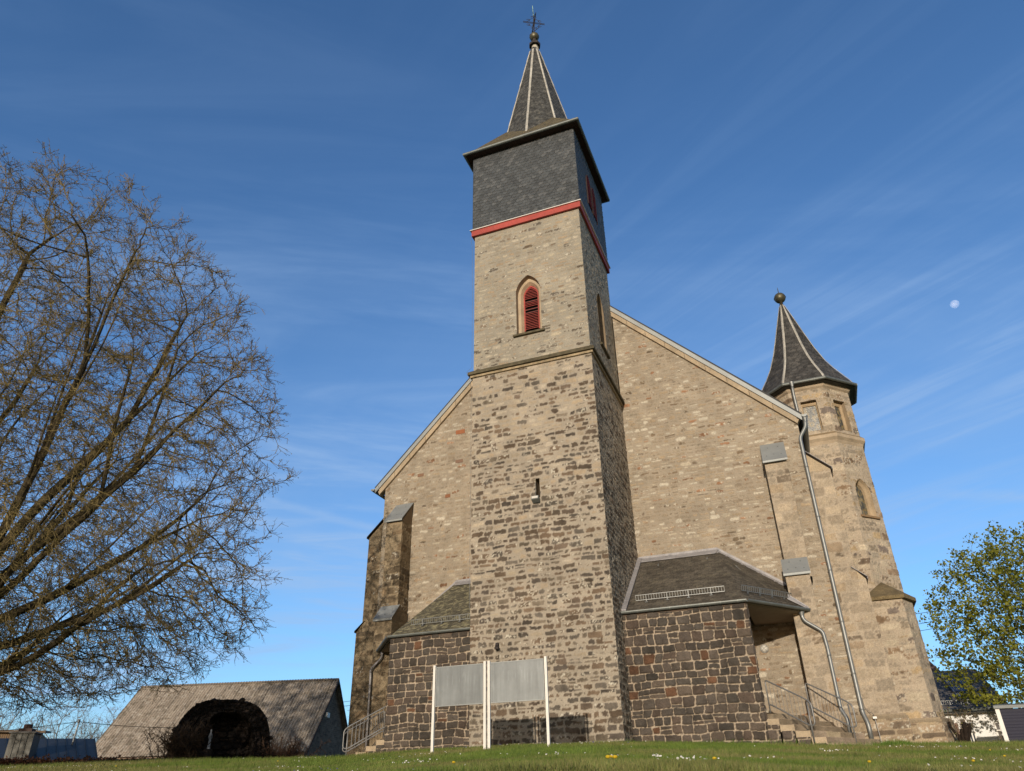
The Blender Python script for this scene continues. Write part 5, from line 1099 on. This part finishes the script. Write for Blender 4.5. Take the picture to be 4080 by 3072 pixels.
g = G(); o0, o1 = RL+fn*(EVd-.1)-rd*.6, RR+fn*(EVd-.1)-rd*1.6; q0, q1 = o0+fn*2.5, o1+fn*2.5; o0[2] = o1[2] = ez-.12; q0[2] = q1[2] = .42
class Trap:
    def __call__(s, u, v): w = np.abs(u/.26-np.round(u/.26)); return .03*sst(.30, .18, w), np.tile(np.array((.04, .047, .058)), (len(u), 1))*(.8+.4*fbm(u, v, 61))[:, None]
g.sheet(q0, q1, o1, o0, .04, Trap(), flat_edge=False); g.build('lean_to_roof', mat('darkmetal', rough=.6, metal=.1, var=(2, .15), bump=None), t)
g = G(); z_ = np.array((0, 0, 1.)); 
for p in np.linspace(0, 1, 6): a = q0*(1-p)+q1*p-fn*.15; g.bar(np.array((*a[:2], -2)), a-(0, 0, .06), .14, .14, (.2, .15, .11))
g.build('post', M['plain'], t)
# ------------------------------------------------------------------ low house with a standing seam roof
def P3(az, d, z): return np.array(at(az, d, z))
t = thing('house', 'low house with a dark standing seam metal roof behind the hedge', 'house', at(-55, 43, -1.4))
zrg, zev = CAM[2]+43*math.tan(R(4.02)), .25
r0_, r1_ = P3(-62, 45.5, zrg), P3(-48.45, 42.5, zrg); e0_, e1_ = P3(-62, 40.2, zev), P3(-47.9, 37.6, zev)
g = G(); g.slab([e0_, e1_, r1_, r0_], (0, 0, .06), (.024, .027, .031)); bk = (r0_-e0_)*(1, 1, 0); g.slab([r0_, r1_, r1_+bk-(0, 0, 1.2), r0_+bk-(0, 0, 1.2)], (0, 0, .06), (.024, .027, .031))
for k in range(28): p = k/27; a = e0_*(1-p)+e1_*p+(0, 0, .06); b = r0_*(1-p)+r1_*p+(0, 0, .06); g.bar(a, b, .03, .07, (.018, .02, .023))
hr = g.build('roof', M['darkmetal'], t); g = G(); g.slab([e0_*(1, 1, 0)+(0, 0, -2.2), e1_*(1, 1, 0)+(0, 0, -2.2), (e1_+bk*1.8)*(1, 1, 0)+(0, 0, -2.2), (e0_+bk*1.8)*(1, 1, 0)+(0, 0, -2.2)], (0, 0, 2.4), (.6, .57, .52)); g.build('wall', M['plain'], t)
cx_, cy_ = at(-52.2, 39.5); cz0 = .1; cz1 = CAM[2]+39.5*math.tan(R(4.33)); g = G(); h_ = .44; rot = R(35); cr, sr = math.cos(rot), math.sin(rot)
rc = lambda u, v: (cx_+u*cr-v*sr, cy_+u*sr+v*cr)
g.prism([rc(-h_, -h_), rc(h_, -h_), rc(h_, h_), rc(-h_, h_)], cz0-.6, cz1, (.115, .115, .105)); g.prism([rc(-h_-.06, -h_-.06), rc(h_+.06, -h_-.06), rc(h_+.06, h_+.06), rc(-h_-.06, h_+.06)], cz1, cz1+.06, (.10, .10, .10))
for k in range(1, 4): u = -h_+2*h_*k/4; a = rc(u, -h_-.008); g.bar((*a, cz0-.5), (*a, cz1-.02), .02, .02, (.09, .09, .085), (1, 0, 0))
ch = g.build('chimney', M['darkmetal'], hr)
g = G(); g.prism([rc(-.25, -.25), rc(.25, -.25), rc(.25, .25), rc(-.25, .25)], cz1+.06, cz1+.20, (.06, .04, .035)); g.lathe((cx_, cy_, cz1+.2), [(.17, 0), (.17, .16), (.14, .17), (.14, .0)], 12, (.09, .05, .04)); g.build('chimney_pot', M['plain'], t)
mx_, my_ = at(-49.65, 41.5); mz1 = CAM[2]+41.5*math.tan(R(5.08)); g = G(); g.tube([(mx_, my_, .3), (mx_+.12, my_, mz1)], [.045, .03], 8); g.tube([(mx_+.1, my_, mz1-.06), (mx_+.12, my_, mz1+.1)], .055, 8); m_ = g.build('roof_mast', M['galv']); tag(m_, 'slender metal cable mast on the standing seam roof', 'mast')
# brown timber shed and far garden hedge
g = G(); a, b = P3(-58, 56, 0), P3(-51.4, 55, 0); zt_ = CAM[2]+55*math.tan(R(4.55)); fd = nrm(b-a); bn = np.array((-fd[1], fd[0], 0))
t = thing('shed', 'brown timber shed seen behind the clad chimney at the far left', 'shed', tuple(a+(0, 0, -1.8))); g.slab([a*(1, 1, 0)+(0, 0, -2), b*(1, 1, 0)+(0, 0, -2), b*(1, 1, 0)+bn*3+(0, 0, -2), a*(1, 1, 0)+bn*3+(0, 0, -2)], (0, 0, zt_+1.85), (.20, .135, .08))
for k in range(60): p = a+(b-a)*(k/60)-bn*.012; g.slab([p*(1, 1, 0)+(0, 0, -2), (p+fd*.02)*(1, 1, 0)+(0, 0, -2), (p+fd*.02)*(1, 1, 0)+(0, 0, zt_-.2), p*(1, 1, 0)+(0, 0, zt_-.2)], bn*.01, (.12, .08, .05))
g.build('wall', M['plain'], t); g = G(); q = [a-fd*.2-bn*.3, b+fd*.2-bn*.3, b+fd*.2+bn*3.3, a-fd*.2+bn*3.3]; g.slab([np.array((*p[:2], zt_-.15+dz)) for p, dz in zip(q, (0, 0, .25, .25))], (0, 0, .12), (.15, .11, .075)); g.build('roof', M['plain'], t)
# ------------------------------------------------------------------ stone grotto and its statue
gcx, gcy = at(-40.85, 32.3); t = thing('grotto', 'dark lava stone grotto with a deep arched niche in front of the barn', 'grotto', (gcx, gcy, G_(gcx, gcy)))
vd = nrm((CAM[0]-gcx, CAM[1]-gcy, 0)); fd = nrm(vd+np.array((.22, -.1, 0))); sd = np.array((-fd[1], fd[0], 0)); gz0 = G_(gcx, gcy)-.2; GW, GH, GD = 1.80, 2.52, 1.5
def lump(P, s, a): return P+np.stack([fbm(P[:, 0]*s+P[:, 2]*s, P[:, 1]*s+k*7, 70+k)-.5 for k in range(3)], 1)*a
P_LAV_SHADE = Masonry(-20, 20, -2, 12, (.16, .28), (.22, .45), (.015, .03), 35, (.018, .014, .012), [(.042, .030, .025), (.032, .024, .021), (.052, .036, .028)], [(.04, .03, .025)], ex((0, 1)), warp=.06, split=.2, proud=.10, ragged=.025, lichen=0, rnd=.5)  # dark basalt, its colours lowered further to stand in for tree shade
th = np.linspace(0, math.pi, 25); outp = [(GW*math.copysign(abs(math.cos(x))**.62, math.cos(x)), GH*math.sin(x)**.72) for x in th]; inp = [(1.08*math.copysign(abs(math.cos(x))**.7, math.cos(x))+.12, 2.08*math.sin(x)**.75) for x in th]
o3 = lambda uz, d: np.array((gcx, gcy, gz0))+sd*uz[0]+fd*(-d)+np.array((0, 0, uz[1]))
acc = 0; g = G()
for k in range(24):   # front ring, outer shell, niche lining; the joint of neighbouring strips is hidden by the rough stones
    a, b, c_, d_ = outp[k], outp[k+1], inp[k+1], inp[k]; l = math.hypot(b[0]-a[0], b[1]-a[1])
    g.sheet(o3(a, .05), o3(b, .05), o3(c_, 0), o3(d_, 0), .05, P_LAV_SHADE, u0=acc, flat_edge=False, amp=-1)
    g.sheet(o3(a, GD), o3(b, GD), o3(b, .05), o3(a, .05), .06, P_LAV_SHADE, u0=acc, v0=2, flat_edge=False, amp=-1)
    g.sheet(o3(d_, 0), o3(c_, 0), o3((c_[0]*.9, c_[1]*.93), 1.15), o3((d_[0]*.9, d_[1]*.93), 1.15), .06, P_LAV_SHADE, u0=acc, v0=4, flat_edge=False, amp=-1); acc += l
g.sheet(o3((-1.3, -.1), 1.13), o3((1.3, -.1), 1.13), o3((1.3, 2.1), 1.13), o3((-1.3, 2.1), 1.13), .06, P_LAV_SHADE, u0=-9, flat_edge=False)
g.sheet(o3((GW, -.1), GD), o3((-GW, -.1), GD), o3((-GW*.6, GH), GD), o3((GW*.6, GH), GD), .15, P_LAV_SHADE, u0=9)
gw = g.build('stone_arch', M['basalt'], t)
gg = np.random.default_rng(3)
for k in range(30):
    g = G()
    i = gg.integers(0, 24); u, z = outp[i]; p = o3((u*gg.uniform(.95, 1.02), z*gg.uniform(.95, 1.01)), gg.uniform(.0, GD)); s_ = gg.uniform(.08, .14)
    ang = np.linspace(0, 2*np.pi, 8, endpoint=False); V = [p+s_*gg.uniform(.7, 1.1)*np.array((math.cos(a)*math.sin(b)*1.3, math.sin(a)*math.sin(b), math.cos(b)*.7)) for b in (.6, 1.5, 2.4) for a in ang]; V = [p+(0, 0, s_*.75)]+V+[p-(0, 0, s_*.75)]
    F = [(0, 1+j, 1+(j+1) % 8) for j in range(8)]+[(1+r_*8+j, 1+r_*8+(j+1) % 8, 9+r_*8+(j+1) % 8, 9+r_*8+j) for r_ in range(2) for j in range(8)]+[(25, 17+(j+1) % 8, 17+j) for j in range(8)]; g.add(V, F, np.array((.045, .033, .027))*gg.uniform(.7, 1.3)); g.build('boulder', M['basalt'], t)
# robed statue on a ledge in the niche, hands joined
sp0 = o3((-.42, 0), .35); sz = CAM[2]+np.hypot(*(sp0[:2]-CAM[:2]))*math.tan(R(3.62)); sh = .62; st = thing('statue', 'small white robed statue with joined hands standing in the grotto niche', 'statue', (sp0[0], sp0[1], sz))
g = G(); g.lathe((sp0[0], sp0[1], sz), [(0, -.5), (.16, -.5), (.17, -.04), (.13, 0), (0, 0)], 10, (.04, .03, .025)); g.build('pedestal', M['basalt'], st)
g = G(); ang = np.linspace(0, 2*np.pi, 16, endpoint=False); V = []; k6 = .58; prof_ = [(r_*k6, z) for r_, z in [(.105, 0), (.10, .08), (.085, .22), (.08, .34), (.092, .43), (.098, .49), (.075, .535), (.04, .55), (.045, .57), (.052, .60), (.05, .64), (.03, .67), (.005, .68)]]
for r_, z in prof_:
    fold = 1+.10*np.sin(ang*6)*(z < .4); V.append(np.c_[sp0[0]+r_*fold*(np.cos(ang)*sd[0]+np.sin(ang)*fd[0]*.75), sp0[1]+r_*fold*(np.cos(ang)*sd[1]+np.sin(ang)*fd[1]*.75), np.full(16, sz+z)])
g.add(np.vstack(V), [(i*16+k, i*16+(k+1) % 16, (i+1)*16+(k+1) % 16, (i+1)*16+k) for i in range(len(prof_)-1) for k in range(16)], (1, 1, 1))
for s_ in (-1, 1): g.tube([sp0+sd*.05*s_+(0, 0, sz-sp0[2]+.48), sp0+sd*.056*s_+fd*.04+(0, 0, sz-sp0[2]+.37), sp0+sd*.008*s_+fd*.07+(0, 0, sz-sp0[2]+.44)], [.019, .017, .011], 8)
for s_ in (-1, 1): g.tube([sp0+sd*.008*s_+fd*.07+(0, 0, sz-sp0[2]+.43), sp0+sd*.004*s_+fd*.075+(0, 0, sz-sp0[2]+.50)], [.010, .005], 6)
g.build('figure', mat('plaster', (.42, .43, .47), rough=.7, var=(8, .1), bump=None), st, True)
# ------------------------------------------------------------------ white house, shed and case on the right
hA, hB = P3(6.2, 40.5, 0), P3(10.35, 41.2, 0); hd = nrm(hB-hA); hn = np.array((-hd[1], hd[0], 0)); ze_ = CAM[2]+40.6*math.tan(R(4.70)); zr_ = CAM[2]+43.2*math.tan(R(7.15))
t = thing('house', 'white rendered house with a grey slate roof carrying solar panels', 'house', (*hA[:2], -1.4))
hA2 = hA-hd*1.5; bot = -2.2
g = G(); w = [hA2, hB, hB+hn*8, hA2+hn*8]; g.prism([p[:2] for p in w], bot, ze_-.03); g.build('wall', M['render'], t)
g = G(); e0_, e1_ = hA2-hn*.45-hd*.3, hB-hn*.45+hd*.25; r0_, r1_ = hA2+hn*3.2-hd*.3, hB+hn*3.2+hd*.25
S_H = Slates(.18, .24, 19, (.125, .115, .105), .22, 0, .012)
f3 = lambda p, z: np.array((*p[:2], z))
g.sheet(f3(e0_, ze_), f3(e1_, ze_), f3(r1_, zr_), f3(r0_, zr_), .06, S_H); g.poly([f3(e0_, ze_-.12), f3(e1_, ze_-.12), f3(hB+hd*.25, ze_-.12), f3(hA2-hd*.3, ze_-.12)], (.3, .28, .26))
hr = g.build('roof', M['slate'], t)
g = G(); a, b = f3(e0_-hn*.07, ze_-.02), f3(e1_-hn*.07, ze_-.02); g.tube([a, b], .075, 10); g.build('gutter', M['gutterzinc'], hr)
rs = lambda s_, q: f3(e0_*(1-s_)+e1_*s_, 0)*(1, 1, 0)*(1-q)+(f3(r0_*(1-s_)+r1_*s_, 0)*(1, 1, 0))*q+np.array((0, 0, ze_*(1-q)+zr_*q))
nr = nrm(np.cross(hd, f3(r0_, zr_)-f3(e0_, ze_))); Lh = np.linalg.norm(e1_-e0_)
def s_at(az): 
    f_ = lambda s_: math.degrees(math.atan2(*( (e0_*(1-s_)+e1_*s_)[:2]-CAM[:2])))
    return min(np.linspace(0, 1, 200), key=lambda s_: abs(f_(s_)-az))
for (azl, azr, rows) in ((8.40, 9.2, (.20, .38, .56, .74)), (9.23, 9.95, (.20, .38, .56))):
    for q in rows:
        sa, sb = s_at(azl), s_at(azr); sk = .02*q; p = [rs(sa, q)+nr*.06, rs(sb, q)+nr*.06, rs(sb, q+.155)+nr*.06, rs(sa, q+.155)+nr*.06]
        g = G(); g.slab(p, nr*.03, (.5, .5, .5)); so_ = g.build('solar_panel', M['galv'], hr); c_ = np.mean(p, 0); g = G(); g.slab([c_+(v-c_)*.955+nr*.0305 for v in p], nr*.003)
        g.build('cells', M['solarglass'], so_)
        g = G()
        for u in np.linspace(.12, .88, 6): g.bar(p[0]*(1-u)+p[1]*u+nr*.035, p[3]*(1-u)+p[2]*u+nr*.035, .012, .002, (.35, .38, .45), nr)
        g.build('cell_lines', M['plain'], so_)
g = G(); a, b = rs(.08, .075)+(0, 0, .05), rs(.97, .075)+(0, 0, .05)
for h in (.04, .2): g.bar(a+(0, 0, h), b+(0, 0, h), .02, .015)
for k in range(52): p = a+(b-a)*(k/51); g.bar(p+(0, 0, .04), p+(0, 0, .2), .014, .014)
g.build('snow_guard', M['galv'], hr)
def window(azl, azr, z0, z1, cols, rows, nm='window'):
    def pa(az):
        d_ = nrm(np.array((*at(az, 1), 0))-np.array((CAM[0], CAM[1], 0))); # meet the wall plane
        k = ((hA-np.array((CAM[0], CAM[1], 0)))@hn)/(d_@hn); return np.array((CAM[0], CAM[1], 0))+d_*k
    a, b = pa(azl), pa(azr); a[2] = b[2] = 0; g = G(); d = nrm(b-a); n_ = -hn
    for p, q in (((a, z0), (b, z0+.07)), ((a, z1-.07), (b, z1))): g.slab([p[0]+(0, 0, p[1])+n_*.003, q[0]+(0, 0, p[1])+n_*.003, q[0]+(0, 0, q[1])+n_*.003, p[0]+(0, 0, q[1])+n_*.003], n_*.05)
    for i in range(cols+1): c_ = a+(b-a)*(i/cols); w_ = .07 if i in (0, cols) else .05; c_ = c_+d*(w_/2 if i == 0 else -w_/2 if i == cols else 0); g.slab([c_-d*w_/2+n_*.004+(0, 0, z0+.07), c_+d*w_/2+n_*.004+(0, 0, z0+.07), c_+d*w_/2+n_*.004+(0, 0, z1-.07), c_-d*w_/2+n_*.004+(0, 0, z1-.07)], n_*.045)
    for j in range(1, rows): z = z0+(z1-z0)*j/rows; g.slab([a+n_*.005+(0, 0, z-.02), b+n_*.005+(0, 0, z-.02), b+n_*.005+(0, 0, z+.02), a+n_*.005+(0, 0, z+.02)], n_*.03)
    w_ = g.build(nm, M['whitepaint'], t); g = G(); g.slab([a+n_*.002+(0, 0, z0), b+n_*.002+(0, 0, z0), b+n_*.002+(0, 0, z1), a+n_*.002+(0, 0, z1)], n_*.008); g.build('glass', M['windowglass'], w_)
zc = lambda e: CAM[2]+41*math.tan(R(e))
window(9.62, 10.22, zc(2.45), zc(3.98), 2, 3); window(8.10, 8.55, zc(2.1), zc(3.45), 2, 2)
# taller part behind with a brown tiled roof and a cream gable
q0, q1 = hA2+hn*3.25-hd*1.0, hB+hn*3.25-hd*1.35; zt_ = CAM[2]+44.5*math.tan(R(7.55)); zk = zr_-.12
g = G(); g.prism([p[:2] for p in (q0, q1, q1+hn*4.6, q0+hn*4.6)], zr_-1.6, zk, (.95, .88, .70)); mid0, mid1 = q0+hn*2.3, q1+hn*2.3; g.slab([f3(q1, zk), f3(q1+hn*4.6, zk), f3(mid1, zt_+.35)], -hd*.2, (.95, .88, .70)); g.build('rear_wall', M['render'], t)
S_T = Slates(.30, .22, 23, (.135, .085, .062), .3, 0, .03, curve=.1)
g = G(); g.sheet(f3(q0-hn*.3, zk-.1), f3(q1-hn*.3+hd*.15, zk-.1), f3(mid1+hd*.15, zt_+.42), f3(mid0, zt_+.42), .07, S_T); g.sheet(f3(q1+hn*4.9+hd*.15, zk-.1), f3(q0+hn*4.9, zk-.1), f3(mid0, zt_+.42), f3(mid1+hd*.15, zt_+.42), .15, S_T); g.build('tiled_roof', M['oldslate'], t)
# dark blue sheet metal shed with white edge trim
sA, sB = P3(10.0, 33.5, 0), P3(14.5, 34.6, 0); sd_ = nrm(sB-sA); sn_ = np.array((-sd_[1], sd_[0], 0)); z1 = CAM[2]+33.5*math.tan(R(4.63)); t = thing('shed', 'dark blue sheet metal shed with pale edge trim beneath the green tree', 'shed', (*sA[:2], -1.2))
class Rib:
    def __call__(s, u, v): return 0.004*sst(.25, .4, np.abs(v/.10-np.round(v/.10))), np.tile(np.array((.013, .013, .032)), (len(u), 1))
g = G(); g.sheet(f3(sA, -1.6), f3(sB, -1.6), f3(sB, z1+.0), f3(sA, z1), .03, Rib()); g.sheet(f3(sA+sn_*2.6+sd_*1.2, -1.6), f3(sA, -1.6), f3(sA, z1), f3(sA+sn_*2.6+sd_*1.2, z1+.3), .06, Rib()); g.sheet(f3(sB, -1.6), f3(sB+sn_*2.6, -1.6), f3(sB+sn_*2.6, z1+.3), f3(sB, z1), .06, Rib()); g.build('wall', mat('bluesheet', rough=.5, metal=.1, var=(2, .1), bump=None), t)
g = G(); g.slab([f3(sA-sn_*.12-sd_*.1, z1+.004), f3(sB-sn_*.12, z1+.004), f3(sB+sn_*2.8, z1+.31), f3(sA+sn_*2.8+sd_*1.1, z1+.31)], (0, 0, .10), (.75, .75, .75)); g.build('roof', M['zinc'], t)
g = G(); g.slab([f3(sA-sn_*.03-sd_*.04, -1.6), f3(sA-sn_*.03+sd_*.10, -1.6), f3(sA-sn_*.03+sd_*.10, z1), f3(sA-sn_*.03-sd_*.04, z1)], sn_*.02); g.build('corner_trim', M['whitepaint'], t)
# wooden display case
kx, ky = at(7.28, 31.5); kd = nrm((math.cos(R(-7.3)), math.sin(R(-7.3)), 0)); kn = np.array((kd[1], -kd[0], 0)); kz0 = CAM[2]+31.5*math.tan(R(2.95)); kz1 = CAM[2]+31.5*math.tan(R(3.98)); kc = np.array((kx, ky, 0)); t = thing('display_case', 'small brown wooden display case beside the turret foot', 'display case', (kx, ky, G_(kx, ky)))
g = G(); h_ = .24
for a, b in (((-h_, kz0), (h_, kz0+.06)), ((-h_, kz1-.06), (h_, kz1)), ((-h_, kz0+.06), (-h_+.06, kz1-.06)), ((h_-.06, kz0+.06), (h_, kz1-.06))): g.slab([kc+kd*a[0]+(0, 0, a[1]), kc+kd*b[0]+(0, 0, a[1]), kc+kd*b[0]+(0, 0, b[1]), kc+kd*a[0]+(0, 0, b[1])], kn*.10)
g.build('case_frame', mat('brownwood', (.13, .055, .028), rough=.5, var=(6, .3), bump=(30, .004)), t)
g = G(); g.slab([kc-kd*(h_-.06)+(0, 0, kz0+.06)+kn*.02, kc+kd*(h_-.06)+(0, 0, kz0+.06)+kn*.02, kc+kd*(h_-.06)+(0, 0, kz1-.06)+kn*.02, kc-kd*(h_-.06)+(0, 0, kz1-.06)+kn*.02], kn*.01, (.22, .13, .07))
for u, z, w_, h2, c_ in ((-.06, .30, .12, .16, (.75, .68, .5)), (.09, .18, .09, .13, (.7, .7, .66)), (-.07, .12, .10, .1, (.6, .45, .2))): g.slab([kc+kd*(u-w_/2)+(0, 0, kz0+z)+kn*.034, kc+kd*(u+w_/2)+(0, 0, kz0+z)+kn*.034, kc+kd*(u+w_/2)+(0, 0, kz0+z+h2)+kn*.034, kc+kd*(u-w_/2)+(0, 0, kz0+z+h2)+kn*.034], kn*.002, c_)
g.build('back_panel', M['plain'], t)
g = G(); g.bar(kc+kn*.05+(0, 0, G_(kx, ky)-.2), kc+kn*.05+(0, 0, kz0), .08, .06, (.6, .5, .45), (1, 0, 0)); g.build('post', M['brownwood'], t)
# ------------------------------------------------------------------ overhead lines
def wire(a, b, sag, label, r_=.012):
    a, b = np.array(a), np.array(b); P = [a*(1-s_)+b*s_-np.array((0, 0, sag*4*s_*(1-s_))) for s_ in np.linspace(0, 1, 20)]; g = G(); g.tube(P, r_, 6, (.03, .03, .032)); return tag(g.build('overhead_wire', M['iron']), label, 'cable', 'overhead wires')
def dp(az, el, d): return np.array(at(az, d, CAM[2]+d*math.tan(R(el))))
wire(dp(-5, 10.1, 48), dp(16, 10.95, 44), .15, 'topmost of the three overhead wires between the turret and the green tree')
wire(dp(-5, 9.1, 48), dp(16, 10.6, 44), .15, 'middle of the three overhead wires between the turret and the green tree')
wire(dp(-5, 8.8, 48), dp(16, 10.1, 44), .15, 'lowest of the three overhead wires between the turret and the green tree')
wire(dp(-36, 6.25, 62), dp(-26, 7.6, 62), .1, 'upper overhead wire in the gap between barn and church', .016)
wire(dp(-36, 6.05, 62), dp(-26, 7.15, 62), .1, 'lower overhead wire in the gap between barn and church', .016)
wire(dp(-62, 3.9, 50), (mx_+.12, my_, mz1), .25, 'overhead wire running from the left edge to the metal mast', .014)
wire((mx_+.12, my_, mz1), dp(-40, 5.2, 52), .25, 'overhead wire running from the metal mast towards the barn', .014)
# ------------------------------------------------------------------ moon
md = np.array((math.sin(R(15.76))*math.cos(R(29.78)), math.cos(R(15.76))*math.cos(R(29.78)), math.sin(R(29.78)))); mp_ = CAM+md*2500; bpy.ops.mesh.primitive_uv_sphere_add(segments=48, ring_count=24, radius=2500*.0048, location=mp_)
mo = bpy.context.object; mo.name = 'moon'; tag(mo, 'pale daytime moon, not quite full, in the blue sky', 'moon'); bpy.ops.object.shade_smooth()
m = bpy.data.materials.new('moonrock'); m.use_nodes = True; nt = m.node_tree; N = nt.nodes; L = nt.links; N.remove(N['Principled BSDF']); df = N.new('ShaderNodeBsdfDiffuse'); tr_ = N.new('ShaderNodeBsdfTransparent'); ad = N.new('ShaderNodeAddShader'); nz = N.new('ShaderNodeTexNoise'); nz.inputs['Scale'].default_value = .06; nz.inputs['Detail'].default_value = 5
cr_ = N.new('ShaderNodeMapRange'); cr_.inputs[1].default_value = .35; cr_.inputs[2].default_value = .65; cr_.inputs[3].default_value = .07; cr_.inputs[4].default_value = .17; tc = N.new('ShaderNodeTexCoord'); L.new(tc.outputs['Object'], nz.inputs[0]); L.new(nz.outputs[0], cr_.inputs[0]); L.new(cr_.outputs[0], df.inputs[0]); L.new(df.outputs[0], ad.inputs[0]); L.new(tr_.outputs[0], ad.inputs[1]); L.new(ad.outputs[0], N['Material Output'].inputs[0]); mo.data.materials.append(m)
